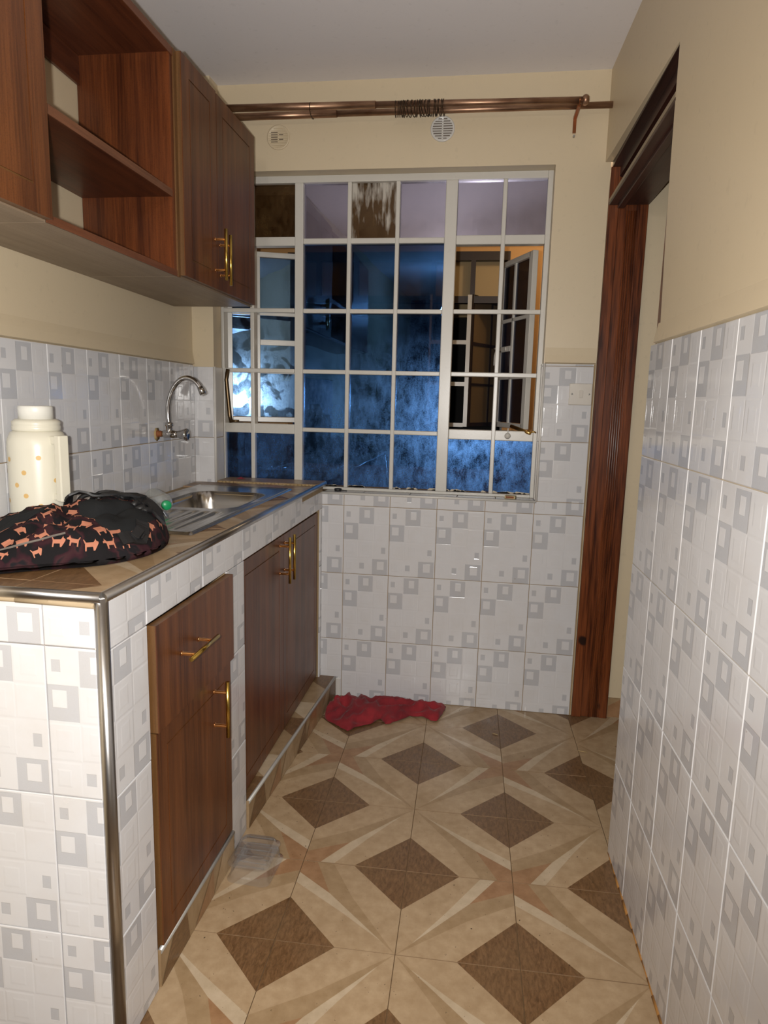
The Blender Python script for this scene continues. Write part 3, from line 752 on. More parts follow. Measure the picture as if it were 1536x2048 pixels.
# metal edging
bm = bmesh.new(); zt = ZC-.004
tube(bm, [(LX(YE)+.01, YE-.001, zt), (CX(YE)-.004, YE-.001, zt), ], .0105, 12); tube(bm, [(CX(YE)-.004, YE-.001, zt), (CX(0)-.003, .058, zt-.001)], .0105, 12)
obj('edge_trim', bm, TRIM, top)
bm = bmesh.new(); tube(bm, [(LX(YE)+.01, YE-.003, ZC-.017), (-.45, YE-.003, ZC-.017)], .005, 6); tube(bm, [(-.60, YE-.003, ZC-.017), (-.445, YE-.003, ZC-.019)], .0055, 6); obj('sealant', bm, plain('stained_sealant', (.38, .29, .18, 1), .8), top)

# ------------------------------------------------------------ sink
sk = thing('sink', 'stainless steel sink with a grooved draining board set in the worktop', 'sink', (-.70, -.7, ZC))
bm = bmesh.new(); zs = ZC+.0035
nx, ny = 60, 120
def rbox(x, y):       # signed distance to rounded bowl opening
    cx_, cy_ = (BX0+BX1)/2, (BY0+BY1)/2; hx, hy, r = (BX1-BX0)/2, (BY1-BY0)/2, .07
    dx, dy = abs(x-cx_)-hx+r, abs(y-cy_)-hy+r
    return math.hypot(max(dx, 0), max(dy, 0))+min(max(dx, dy), 0)-r
grid = {}
for i in range(nx+1):
    for j in range(ny+1):
        x = SX0+(SX1-SX0)*i/nx; y = SY0+(SY1-SY0)*j/ny; d = rbox(x, y); z = zs
        ed = min(x-SX0, SX1-x, y-SY0, SY1-y)
        if ed < .001: z = ZC
        elif ed < .014: z = zs+.0035
        elif ed < .022: z = zs+.001
        if d < 0: z = zs-.14*min(1, (-d/.035))**.6 if d > -.035 else zs-.14-.004*min(1, (-d-.035)/.05)
        elif -1.15 < y < -.83 and SX0+.05 < x < SX1-.04:
            # drainer grooves running towards the bowl, fanning
            k = (x-(SX0+.05))/.036; fr2 = k-math.floor(k)
            env = min(1, (y+1.15)/.03, (-.83-y)/.03)
            z = zs-.0015-.0055*env*max(0, math.cos((fr2-.5)*2*PI))**.5 if .2 < fr2 < .8 else zs-.0015*env
        if d > 0 and d < .006: z = zs-.0005
        grid[i, j] = bm.verts.new((x, y, z))
for i in range(nx):
    for j in range(ny):
        f = bm.faces.new((grid[i, j], grid[i+1, j], grid[i+1, j+1], grid[i, j+1])); f.smooth = True
basin = obj('basin', bm, STEEL, sk)
bm = bmesh.new(); lathe(bm, [(.0005, 0), (.028, 0), (.034, .003), (.036, .002)], 24, Matrix.Translation(((BX0+BX1)/2, (BY0+BY1)/2, zs-.143))); obj('drain', bm, TRIM, sk)

# ------------------------------------------------------------ wall cabinets
cabx0 = lambda y: LX(y)+.002
XF = -.66
def cab_panel(bm, y0, y1, z0, z1, xf=XF, mi=0):
    vs_ = []
    for z in (z0, z1):
        for y in (y0, y1):
            for x in (cabx0(y), xf): vs_.append(bm.verts.new((x, y, z)))
    for f in [(0, 2, 3, 1), (4, 5, 7, 6), (0, 1, 5, 4), (2, 6, 7, 3), (0, 4, 6, 2), (1, 3, 7, 5)]: bm.faces.new([vs_[i] for i in f]).material_index = mi
ZB, ZT = 1.655, 2.257
def cabinet(name, label, y0, y1, open_front):
    t = thing(name, label, 'cabinet', (-.8, (y0+y1)/2, ZB)); e = .016
    bm = bmesh.new(); cab_panel(bm, y0, y1, ZB, ZB+e); o = obj('bottom_panel', bm, [LAMU, EDGEB], t)
    bm = bmesh.new(); cab_panel(bm, y0, y1, ZT-e, ZT, XF-.001); obj('top_panel', bm, LAMY, t)
    for a in (y0, y1-e):
        bm = bmesh.new(); cab_panel(bm, a, a+e, ZB+e, ZT-e, XF-.001); obj('side_panel', bm, LAMI, t)
    return t
cb = cabinet('wall_cabinet', 'brown wall cabinet with two doors and brass bar handles nearest the window', -.898, -.272, False)
a = front('door', cb, XF+.018, -.882, -.632, ZB+.006, ZT, .017, go=.05); handle(a, XF+.018, -.652, 1.765, .158)
b = front('door', cb, XF+.018, -.628, -.270, ZB+.006, ZT-.004, .017, go=.05); handle(b, XF+.018, -.612, 1.755, .158)
bm = bmesh.new(); box(bm, XF-.001, XF+.004, -.899, -.884, ZB, ZT); obj('edge_strip', bm, EDGEB, cb)
cs = cabinet('open_shelf_cabinet', 'open brown wall cabinet with one shelf and the wall showing behind', -1.500, -.9, True)
bm = bmesh.new(); cab_panel(bm, -1.483, -.917, 1.868, 1.886, XF-.002); sh = obj('shelf', bm, LAMY, cs)
bm = bmesh.new(); box(bm, XF-.002, XF+.001, -1.483, -.917, 1.8675, 1.8865); obj('shelf_edge', bm, woodgrain('shelf_edge_band', (.11, .04, .018, 1), (.19, .075, .035, 1), 'Y', .4), sh)
FRAY = woodgrain('frayed_edge_band', (.10, .03, .012, 1), (.17, .06, .025, 1), 'Y', .4)
for za, zb2 in ((ZB, ZB+.017), (ZT-.02, ZT)): box_obj('front_edge', (XF-.001, XF+.002, -1.50, -.90, za, zb2), FRAY, cs)
vs_ = []
bm = bmesh.new()
for (ya, yb2, za, zb2) in ((-1.483, -.917, 2.165, ZT-.017),):
    for dx in (.003, .011):
        for y, z in ((ya, za), (yb2, za), (yb2, zb2), (ya, zb2)): vs_.append(bm.verts.new((LX(y)+dx, y, z)))
for f in [(0, 1, 2, 3), (4, 7, 6, 5), (0, 4, 5, 1), (1, 5, 6, 2), (2, 6, 7, 3), (3, 7, 4, 0)]: bm.faces.new([vs_[i] for i in f])
obj('back_board', bm, LAMY, cs)
cn = cabinet('wall_cabinet', 'brown wall cabinet with a grooved door at the left edge of the photo', -2.11, -1.502, False)
front('door', cn, XF+.018, -2.108, -1.504, ZB+.004, ZT-.002, .017, go=.052)

# ------------------------------------------------------------ tap
CHR = plain('chrome', (.55, .54, .53, 1), .09, 1, var=.03, bstr=.02)
RUST = plain('rusty_pipe', (.20, .065, .02, 1), .8, 0, 200, .6, .4)
TY, TZ = -.468, 1.176; tx0 = LX(TY)+.006
tp = thing('tap', 'chrome swan neck tap on a rusty pipe above the sink', 'tap', (tx0, TY, TZ))
R90 = Matrix.Rotation(PI/2, 4, 'Y')
bm = bmesh.new(); lathe(bm, [(.0005, 0), (.014, 0), (.0135, .006), (.010, .008), (.012, .014), (.010, .018), (.0125, .024), (.0005, .026)], 14, Matrix.Translation((tx0, TY, TZ)) @ R90); obj('rusty_nipple', bm, RUST, tp)
bm = bmesh.new(); lathe(bm, [(.0005, 0), (.023, 0), (.026, .0015), (.0005, .002)], 7, Matrix.Translation((tx0, TY-.004, TZ-.002)) @ R90); obj('stained_putty', bm, plain('rust_stained_putty', (.42, .30, .14, 1), .9), tp)
bm = bmesh.new(); lathe(bm, [(.0005, .022), (.012, .022), (.0145, .03), (.0145, .066), (.012, .07), (.0125, .078), (.0005, .08)], 20, Matrix.Translation((tx0, TY, TZ)) @ R90)
lathe(bm, [(.0145, 0), (.011, .012), (.011, .028), (.0145, .030), (.0145, .040), (.009, .044)], 20, Matrix.Translation((tx0+.047, TY, TZ)), cap=False)
obj('valve_body', bm, CHR, tp)
bm = bmesh.new()
kn_ = Matrix.Translation((tx0+.078, TY, TZ)) @ R90
lathe(bm, [(.0005, 0), (.011, 0), (.014, .006), (.021, .03), (.023, .036), (.021, .039), (.0005, .040)], 24, kn_)
obj('knob', bm, CHR, tp, 0)
bm = bmesh.new(); X0 = tx0+.047
pts = [(X0, TZ+.04), (X0-.003, TZ+.07), (X0-.001, TZ+.105), (X0+.008, TZ+.140), (X0+.024, TZ+.172), (X0+.047, TZ+.196), (X0+.072, TZ+.204), (X0+.096, TZ+.198), (X0+.115, TZ+.182), (X0+.127, TZ+.162)]
sm = []
for i in range(len(pts)-1):
    for k in range(4):
        t = k/4; p0 = pts[max(i-1, 0)]; p1 = pts[i]; p2 = pts[i+1]; p3 = pts[min(i+2, len(pts)-1)]
        q = [.5*(2*p1[a]+(-p0[a]+p2[a])*t+(2*p0[a]-5*p1[a]+4*p2[a]-p3[a])*t*t+(-p0[a]+3*p1[a]-3*p2[a]+p3[a])*t**3) for a in (0, 1)]
        sm.append((q[0], TY, q[1]))
sm.append((pts[-1][0], TY, pts[-1][1]))
tube(bm, sm, .0088, 16); obj('spout', bm, CHR, tp)
bm = bmesh.new(); tube(bm, [(X0+.122, TY, TZ+.172), (X0+.1275, TY, TZ+.161), (X0+.134, TY, TZ+.146)], [.0105, .0115, .0115], 16); obj('aerator', bm, CHR, tp)

# ------------------------------------------------------------ thermos flask
IV = plain('ivory_plastic', (.66, .63, .52, 1), .32, 0, 30, .02, .04)
tf = thing('thermos_flask', 'large ivory thermos flask with orange dots standing against the tiled wall', 'flask', (-.838, -1.315, ZC))
TM = Matrix.Translation((-.838, -1.315, ZC+.001))
bm = bmesh.new(); lathe(bm, [(.0005, 0), (.062, 0), (.0655, .006), (.067, .05), (.067, .225), (.0655, .245), (.058, .262), (.048, .268), (.0005, .268)], 48, TM); obj('body', bm, IV, tf)
bm = bmesh.new(); lathe(bm, [(.0005, .266), (.052, .266), (.054, .269), (.054, .277), (.0525, .279), (.0535, .281), (.0535, .288), (.046, .294), (.0005, .295)], 40, TM); obj('collar', bm, IV, tf)
bm = bmesh.new(); lathe(bm, [(.0005, .293), (.0385, .293), (.0385, .322), (.037, .3255), (.0005, .3255)], 36, TM); obj('cup_lid', bm, plain('white_plastic_lid', (.74, .73, .67, 1), .35), tf)
bm = bmesh.new(); hang = -.35
RH = TM @ Matrix.Rotation(hang, 4, 'Z')
for b_ in ((.078, .098, -.013, .013, .100, .258), (.055, .080, -.011, .011, .236, .256), (.055, .080, -.011, .011, .102, .118)):
    vv = box(bm, *b_); bmesh.ops.transform(bm, matrix=RH, verts=vv)
obj('handle', bm, IV, tf, .003)
ODM = plain('faded_orange_print', (.62, .40, .15, 1), .5)
def dot(ang, z, r):
    bm = bmesh.new()
    c0 = [TM @ Vector((.0676*math.cos(ang+r*math.cos(t)/.067), .0676*math.sin(ang+r*math.cos(t)/.067), z+r*math.sin(t))) for t in [2*PI*k/14 for k in range(14)]]
    bm.faces.new([bm.verts.new(p) for p in c0]); obj('orange_dot', bm, ODM, tf)
for a_, z_ in ((-.95, .205), (-1.45, .17), (-1.75, .14), (-1.42, .115), (-.95, .09), (-1.35, .055), (-.4, .15), (-2.1, .2), (-2.3, .1), (0.2, .1), (.4, .2), (-2.6, .17), (-.5, .06)): dot(a_, z_, .0058)

# ------------------------------------------------------------ backpack
BAGM = N('dark_patterned_fabric'); v = BAGM.coord('World')
f = BAGM.noise(v, 16, 3, .5, .4); c = BAGM.ramp(f, [(.46, (.010, .009, .010, 1)), (.50, (.030, .010, .014, 1)), (.56, (.040, .016, .018, 1)), (.60, (.012, .011, .013, 1))])
BAGM.bump(BAGM.noise(v, 900, 2), .3, .0005); BAGM = BAGM.set(c, .9, Specular_IOR_Level=.15)
BAGB = plain('black_webbing', (.010, .010, .011, 1), .5, 0, 400, .3)
BAGG = plain('charcoal_fabric_panel', (.016, .017, .018, 1), .9, 0, 500, .3, Specular_IOR_Level=.15)
PEACH = plain('peach_dog_print', (.44, .17, .10, 1), .7)
bp = thing('backpack', 'black and maroon backpack with peach dog print lying on the worktop', 'bag', (-.70, -1.35, ZC))
# footprint outline (x, y) clockwise from near-left
FOOT = [(-.875, -1.66), (-.72, -1.665), (-.655, -1.61), (-.596, -1.575), (-.545, -1.535), (-.513, -1.485), (-.497, -1.43), (-.497, -1.36), (-.515, -1.29), (-.555, -1.22), (-.62, -1.20), (-.70, -1.195), (-.750, -1.23), (-.765, -1.30), (-.775, -1.37), (-.83, -1.395), (-.885, -1.42), (-.885, -1.55)]
def ray_in(x, y):
    c_ = False; n = len(FOOT)
    for i in range(n):
        (xa, ya), (xb_, yb_) = FOOT[i], FOOT[(i+1) % n]
        if (ya > y) != (yb_ > y) and x < (xb_-xa)*(y-ya)/(yb_-ya)+xa: c_ = not c_
    return c_
def edge_d(x, y):
    best = 9
    for i in range(len(FOOT)):
        a_ = Vector(FOOT[i]); b_ = Vector(FOOT[(i+1) % len(FOOT)]); p = Vector((x, y)); t = max(0, min(1, (p-a_).dot(b_-a_)/(b_-a_).length_squared))
        best = min(best, (p-a_-(b_-a_)*t).length)
    return best
cen = Vector((-.68, -1.42))
def bag_h(x, y):
    d = edge_d(x, y) if ray_in(x, y) else 0
    t = min(1, d/.085); h = math.sqrt(max(0, 1-(1-t)**2))
    # higher away from the viewer and near the middle back
    base = .062+.050*max(0, min(1, (y+1.62)/.25))*max(.55, min(1, (-x-.45)/.22))
    w1 = noise.noise(Vector((x*9, y*6, 1.3)))*.018; 
    rid = abs(noise.noise(Vector((x*14+y*9, y*5-x*4, 4.1))))
    w2 = -rid*.034*t
    # seam valley between flap and front pocket
    val = -.020*math.exp(-((x+.63-(y+1.4)*.42)/.018)**2)*t
    return max(.002, base*h+w1*h+w2*h+val*h+.007*h*noise.noise(Vector((x*34, y*30, 9))))
bm = bmesh.new(); NR, NA = 34, 110; rings = []
import bisect
def foot_pt(s):
    L = [0]
    n = len(FOOT)
    for i in range(n): L.append(L[-1]+(Vector(FOOT[(i+1) % n])-Vector(FOOT[i])).length)
    t = (s % 1)*L[-1]; i = min(bisect.bisect_right(L, t)-1, n-1); u_ = (t-L[i])/(L[i+1]-L[i])
    return Vector(FOOT[i]).lerp(Vector(FOOT[(i+1) % n]), u_)
FS = [sum((foot_pt((k+q)/NA) for q in (-1.5, -.75, 0, .75, 1.5)), Vector((0, 0)))/5 for k in range(NA)]
for i in range(NR+1):
    r = math.sin(i/NR*PI/2); row = []
    for k in range(NA):
        p = cen.lerp(FS[k], r)
        bulge = 0
        row.append(bm.verts.new((p.x, p.y, ZC+.002+(bag_h(p.x, p.y) if i < NR else .012))))
    rings.append(row)
bot = [bm.verts.new((cen.lerp(FS[k], .985).x, cen.lerp(FS[k], .985).y, ZC+.001)) for k in range(NA)]
rings.append(bot)
for i in range(1, len(rings)-1):
    for k in range(NA):
        f = bm.faces.new((rings[i][k], rings[i+1][k], rings[i+1][(k+1) % NA], rings[i][(k+1) % NA])); f.smooth = True
c0 = bm.verts.new((cen.x, cen.y, ZC+.002+bag_h(*cen)))
for k in range(NA): bm.faces.new((c0, rings[1][k], rings[1][(k+1) % NA])).smooth = True
for v_ in rings[0]: bm.verts.remove(v_)
bm.faces.new(bot[::-1])
bmesh.ops.recalc_face_normals(bm, faces=bm.faces[:])
bvh = BVHTree.FromBMesh(bm)
obj('fabric_body', bm, BAGM, bp)
def surf(x, y, off=.001):
    h = bvh.ray_cast(Vector((x, y, ZC+.4)), Vector((0, 0, -1)))
    if h[0] is None: return Vector((x, y, ZC+.003)), Vector((0, 0, 1))
    n = h[1] if h[1].z > 0 else -h[1]
    return h[0]+n*off, n
# grey side panels lying over the body
def patch(outline, mat, name, off=.0025, sub=7):
    bm = bmesh.new(); cx_ = sum(p[0] for p in outline)/len(outline); cy_ = sum(p[1] for p in outline)/len(outline)
    pts = []
    for i in range(len(outline)):
        a_, b_ = outline[i], outline[(i+1) % len(outline)]
        for k in range(4): pts.append((a_[0]+(b_[0]-a_[0])*k/4, a_[1]+(b_[1]-a_[1])*k/4))
    rows_ = []
    for s in range(sub+1):
        t = s/sub
        rows_.append([bm.verts.new(surf(cx_+(x-cx_)*t, cy_+(y-cy_)*t, off if s < sub else off*.3)[0]) for x, y in pts] if s else [bm.verts.new(surf(cx_, cy_, off)[0])])
    n = len(pts)
    for k in range(n): bm.faces.new((rows_[0][0], rows_[1][k], rows_[1][(k+1) % n])).smooth = True
    for s in range(1, sub):
        for k in range(n): bm.faces.new((rows_[s][k], rows_[s+1][k], rows_[s+1][(k+1) % n], rows_[s][(k+1) % n])).smooth = True
    return obj(name, bm, mat, bp)
patch([(-.70, -1.38), (-.64, -1.31), (-.58, -1.29), (-.525, -1.34), (-.520, -1.43), (-.56, -1.49), (-.615, -1.47), (-.66, -1.43)], BAGG, 'side_panel', sub=9)
patch([(-.85, -1.57), (-.80, -1.49), (-.74, -1.45), (-.715, -1.48), (-.75, -1.55), (-.80, -1.60)], BAGG, 'side_panel', sub=9)
# print: small dog silhouettes laid on the cloth
DOG = [(-.5, -.35), (-.38, -.35), (-.34, -.1), (.18, -.1), (.2, -.35), (.33, -.35), (.36, .05), (.52, .10), (.66, .08), (.68, .2), (.5, .3), (.46, .45), (.36, .3), (.26, .2), (-.36, .2), (-.52, .42), (-.58, .38), (-.46, .1)]
bm = bmesh.new(); placed = []
tries = 0
while len(placed) < 170 and tries < 12000:
    tries += 1
    x, y = random.uniform(-.89, -.5), random.uniform(-1.66, -1.03)
    if not ray_in(x, y) or edge_d(x, y) < .008 or any((x-a_)**2+(y-b_)**2 < .00068 for a_, b_ in placed): continue
    inP = False
    for OL in ([(-.70, -1.38), (-.64, -1.31), (-.58, -1.29), (-.525, -1.34), (-.520, -1.43), (-.56, -1.49), (-.615, -1.47), (-.66, -1.43)], [(-.85, -1.57), (-.80, -1.49), (-.74, -1.45), (-.715, -1.48), (-.75, -1.55), (-.80, -1.60)]):
        cc = False
        for i in range(len(OL)):
            (xa, ya), (xb_, yb_) = OL[i], OL[(i+1) % len(OL)]
            if (ya > y) != (yb_ > y) and x < (xb_-xa)*(y-ya)/(yb_-ya)+xa: cc = not cc
        inP |= cc
    if inP: continue
    if x < -.72 and random.random() < .35: continue
    placed.append((x, y)); P0, n0 = surf(x, y)
    e1 = Vector((.78, .62, 0)); e1 = (e1-n0*e1.dot(n0)).normalized(); e2 = n0.cross(e1)
    if random.random() < .5: e1 = -e1
    a_ = random.uniform(-.5, .5); f1, f2 = e1*math.cos(a_)+e2*math.sin(a_), e2*math.cos(a_)-e1*math.sin(a_); S_ = random.uniform(.016, .024)
    vv = []
    for p in DOG:
        q = P0+f1*p[0]*S_+f2*p[1]*S_*1.5
        nn = bvh.find_nearest(q); nm = nn[1] if nn[1].dot(n0) > 0 else -nn[1]
        vv.append(bm.verts.new(nn[0]+nm*.0012))
    bm.faces.new(vv)
bmesh.ops.triangulate(bm, faces=bm.faces[:])
o = obj('dog_print', bm, PEACH, bp); o['kind'] = 'stuff'
# piping, straps, buckles
def strap(pts, wdt, mat, name, lift=.004, thick=.003, par=bp):
    bm = bmesh.new(); P_ = []
    for i in range(len(pts)-1):
        for k in range(5): t = k/5; P_.append(Vector(pts[i]).lerp(Vector(pts[i+1]), t))
    P_.append(Vector(pts[-1])); prev = None
    for i, p in enumerate(P_):
        q, n = surf(p.x, p.y, lift); q.z += (p.z if len(p) > 2 else 0)
        d = (P_[min(i+1, len(P_)-1)]-P_[max(i-1, 0)]); d = Vector((d.x, d.y, 0)).normalized(); s_ = n.cross(d).normalized()*wdt/2
        cur = [bm.verts.new(q+s_*a_+n*b_) for a_, b_ in ((-1, 0), (1, 0), (1, thick), (-1, thick))]
        if prev:
            for k in range(4): bm.faces.new((prev[k], prev[(k+1) % 4], cur[(k+1) % 4], cur[k]))
        else: bm.faces.new(cur)
        prev = cur
    bm.faces.new(prev[::-1]); return obj(name, bm, mat, par)
strap([(-.86, -1.60, 0), (-.72, -1.625, 0), (-.62, -1.55, 0)], .004, plain('grey_piping', (.16, .14, .12, 1), .7), 'piping', .001, .002)
strap([(-.75, -1.25, .0), (-.70, -1.27, .006), (-.64, -1.26, .004), (-.58, -1.27, .006), (-.52, -1.34, 0)], .028, BAGB, 'shoulder_strap', .006, .006)
strap([(-.755, -1.33, 0), (-.72, -1.36, .01), (-.66, -1.33, .0), (-.60, -1.25, .01), (-.55, -1.27, 0)], .022, BAGB, 'shoulder_strap', .008, .005)
strap([(-.53, -1.40, 0), (-.512, -1.44, 0), (-.535, -1.49, 0)], .03, BAGB, 'side_strap', .004, .006)
for (x, y, s_) in ((-.522, -1.445, 1), (-.60, -1.255, .8)):
    bm = bmesh.new(); q, n = surf(x, y, .012); vv = box(bm, -.016*s_, .016*s_, -.011*s_, .011*s_, -.004, .004); vv2 = box(bm, -.008*s_, .008*s_, -.017*s_, -.011*s_, -.003, .003)
    bmesh.ops.transform(bm, matrix=Matrix.Translation(q) @ n.to_track_quat('Z', 'Y').to_matrix().to_4x4() @ Matrix.Rotation(.6, 4, 'Z'), verts=vv+vv2)
    obj('buckle', bm, plain('black_plastic_buckle', (.012, .012, .013, 1), .25), bp, .002)
bm = bmesh.new()
q, n = surf(-.735, -1.27, .0)
pp = [q+Vector((.03*math.cos(t)*1.0, .01*math.cos(t), .036*math.sin(t))) for t in [PI*k/12 for k in range(13)]]
tube(bm, pp, .006, 8); obj('grab_loop', bm, BAGB, bp)
bm = bmesh.new(); q, n = surf(-.84, -1.50, .006); bm2 = [q+Vector((.022*math.cos(t)*.8+.022*math.sin(t)*.3, .03*math.sin(t), .004*math.sin(t))) for t in [2*PI*k/24 for k in range(25)]]
tube(bm, bm2, .0055, 8, cap=False); obj('strap_ring', bm, BAGB, bp)
bm = bmesh.new()
for k in range(7):
    x, y = -.70+k*.026, -1.235-k*.012+random.uniform(-.01, .01); q, n = surf(x, y, .001)
    tube(bm, [surf(x+random.uniform(-.02, 0), y-.01*j_, .004+.004*math.sin(j_*1.3))[0] for j_ in range(-3, 4)], .008, 8)
obj('crumpled_fold', bm, BAGB, bp)
for (x, y, a_) in ((-.63, -1.235, .5), (-.535, -1.29, -.4)):
    bm = bmesh.new(); q, n = surf(x, y, .013); vv = box(bm, -.014, .014, -.007, .007, -.001, .001); bmesh.ops.transform(bm, matrix=Matrix.Translation(q) @ n.to_track_quat('Z', 'Y').to_matrix().to_4x4() @ Matrix.Rotation(a_, 4, 'Z'), verts=vv)
    obj('grey_label', bm, plain('grey_rubber_label', (.16, .17, .19, 1), .4), bp)

# ------------------------------------------------------------ clear plastics
def clear(name, tint=(.93, .93, .93, 1), haze=.12, rough=.08):
    m = N(name); tr = m.n('BsdfTransparent'); gl = m.n('BsdfGlossy'); df = m.n('BsdfDiffuse'); lw = m.n('LayerWeight'); lw.inputs[0].default_value = .35
    m.put(tr.inputs[0], tint); m.put(gl.inputs['Roughness'], rough); m.put(df.inputs[0], (.75, .75, .75, 1)); m.put(gl.inputs[0], (.9, .9, .9, 1))
    v = m.coord('Object'); b = m.n('Bump'); m.put(b.inputs['Height'], m.noise(v, 60, 3)); b.inputs['Strength'].default_value = .4; b.inputs['Distance'].default_value = .002
    m.t.links.new(b.outputs[0], gl.inputs['Normal'])
    mx = m.n('MixShader'); m.put(mx.inputs[0], m.math('MULTIPLY', lw.outputs['Facing'], .55)); m.t.links.new(tr.outputs[0], mx.inputs[1]); m.t.links.new(gl.outputs[0], mx.inputs[2])
    m2 = m.n('MixShader'); m.put(m2.inputs[0], haze); m.t.links.new(mx.outputs[0], m2.inputs[1]); m.t.links.new(df.outputs[0], m2.inputs[2]); m.t.links.new(m2.outputs[0], m.out.inputs[0])
    return m.m
CLR = clear('clear_tray_plastic', haze=.055)
tr_ = thing('plastic_container', 'clear ribbed plastic food tray left on the floor by the counter', 'container', (-.345, -1.165, 0))
def rrect(cx_, cy_, hx, hy, r, ang, n=6):
    out = []
    for (sx, sy, a0) in ((1, 1, 0), (-1, 1, PI/2), (-1, -1, PI), (1, -1, 3*PI/2)):
        for k in range(n+1):
            a_ = a0+PI/2*k/n; x, y = sx*(hx-r)+r*math.cos(a_), sy*(hy-r)+r*math.sin(a_)
            out.append((cx_+x*math.cos(ang)-y*math.sin(ang), cy_+x*math.sin(ang)+y*math.cos(ang)))
    return out
def tray(name, cx_, cy_, hx, hy, ang, levels, par, mat, ribs=0):
    bm = bmesh.new(); rows_ = []
    for (ins, z) in levels: rows_.append([bm.verts.new((x, y, z)) for x, y in rrect(cx_, cy_, hx-ins, hy-ins, .02, ang)])
    n = len(rows_[0])
    for i in range(len(rows_)-1):
        for k in range(n): bm.faces.new((rows_[i][k], rows_[i][(k+1) % n], rows_[i+1][(k+1) % n], rows_[i+1][k])).smooth = True
    bm.faces.new(rows_[-1])
    if ribs:
        zt_ = levels[-1][1]
        for k in range(ribs):
            yy = -hy*.62+k*hy*1.24/(ribs-1)
            a_ = Matrix.Translation((cx_, cy_, 0)) @ Matrix.Rotation(ang, 4, 'Z')
            tube(bm, [a_ @ Vector((-hx*.68, yy, zt_)), a_ @ Vector((hx*.68, yy, zt_))], .0016, 6)
    return obj(name, bm, mat, par)
tray('tray', -.345, -1.165, .062, .072, -.05, [(0, .001), (0, .003), (.006, .003), (.009, .032), (.013, .036)], tr_, CLR, 6)
tray('lid', -.352, -1.155, .060, .066, -.02, [(0, .038), (0, .041), (.007, .041), (.010, .056), (.014, .059)], tr_, CLR, 4)
bt_ = thing('plastic_bottle', 'clear plastic bottle with a green cap lying behind the bag', 'bottle', (-.755, -.93, ZC))
dirb = Vector((.62, -.72, -.03)).normalized(); capc = Vector((-.702, -.925, ZC+.033))
BM_ = Matrix.Translation(capc) @ dirb.to_track_quat('Z', 'Y').to_matrix().to_4x4()
CL2 = clear('clear_bottle_plastic', (.88, .92, .90, 1), .16, .08)
bm = bmesh.new(); lathe(bm, [(.0005, -.145), (.022, -.148), (.029, -.142), (.030, -.13), (.0285, -.09), (.030, -.06), (.030, -.035), (.026, -.018), (.017, -.006), (.0125, 0), (.0125, .006)], 32, BM_, cap=False); obj('bottle_body', bm, CL2, bt_)
bm = bmesh.new(); lathe(bm, [(.0135, -.002), (.0145, 0), (.0145, .011), (.013, .013), (.0005, .0135)], 24, BM_, cap=False)
obj('cap', bm, plain('green_cap_plastic', (.01, .28, .10, 1), .35), bt_)['label'] = 'green screw cap'

# ------------------------------------------------------------ red rag
RED = N('red_cloth'); v = RED.coord('World'); c = RED.ramp(RED.noise(v, 14, 4), [(.35, (.16, .006, .012, 1)), (.65, (.30, .014, .022, 1))])
RED.bump(RED.noise(v, 350, 3), .6, .001); RED = RED.set(c, .85, Sheen_Weight=.1)
fe = [(-.366, -.185), (-.362, -.235), (-.340, -.268), (-.308, -.284), (-.275, -.312), (-.246, -.333), (-.222, -.295), (-.166, -.256), (-.145, -.215), (-.130, -.202), (-.105, -.245), (-.088, -.238), (-.055, -.200), (-.014, -.158), (.045, -.150), (.075, -.178), (.100, -.180), (.128, -.072)]
be = [(-.352, -.130), (-.342, -.085), (-.325, -.050), (-.29, -.03), (-.25, -.022), (-.22, -.03), (-.18, -.028), (-.15, -.026), (-.12, -.024), (-.08, -.024), (-.05, -.022), (-.02, -.022), (.01, -.024), (.04, -.025), (.07, -.028), (.09, -.028), (.112, -.030), (.134, -.034)]
def interp(L, t):
    x = t*(len(L)-1); i = min(int(x), len(L)-2); f_ = x-i; return (L[i][0]+(L[i+1][0]-L[i][0])*f_, L[i][1]+(L[i+1][1]-L[i][1])*f_)
bm = bmesh.new(); g = {}; NU, NV = 90, 26
for i in range(NU+1):
    for j in range(NV+1):
        a_, b_ = interp(fe, i/NU), interp(be, i/NU); t = j/NV
        x, y = a_[0]+(b_[0]-a_[0])*t, a_[1]+(b_[1]-a_[1])*t
        en = (math.sin(PI*min(1, t*1.0)))**.5*min(1, i/5, (NU-i)/5)
        hh = .016+.050*(1-i/NU*.75)*(.3+.7*t)
        rd = 1-abs(noise.noise(Vector((x*15+y*7, y*17-x*5, 2)))*2)
        rd2 = noise.noise(Vector((x*45, y*45, 7)))
        z = .004+en*(hh*(.25+.95*max(0, rd))+.005*rd2)+ (1-en)*.003*abs(rd2)
        g[i, j] = bm.verts.new((x+.006*noise.noise(Vector((x*40, y*40, 1))), min(y+.004*rd2, -.014), max(.003, z)))
for i in range(NU):
    for j in range(NV): bm.faces.new((g[i, j], g[i+1, j], g[i+1, j+1], g[i, j+1])).smooth = True
rag = obj('rag', bm, RED); tag(rag, 'crumpled red cloth lying on the floor against the tiled wall', 'cloth')
so = rag.modifiers.new('solid', 'SOLIDIFY'); so.thickness = .002; so.offset = 1

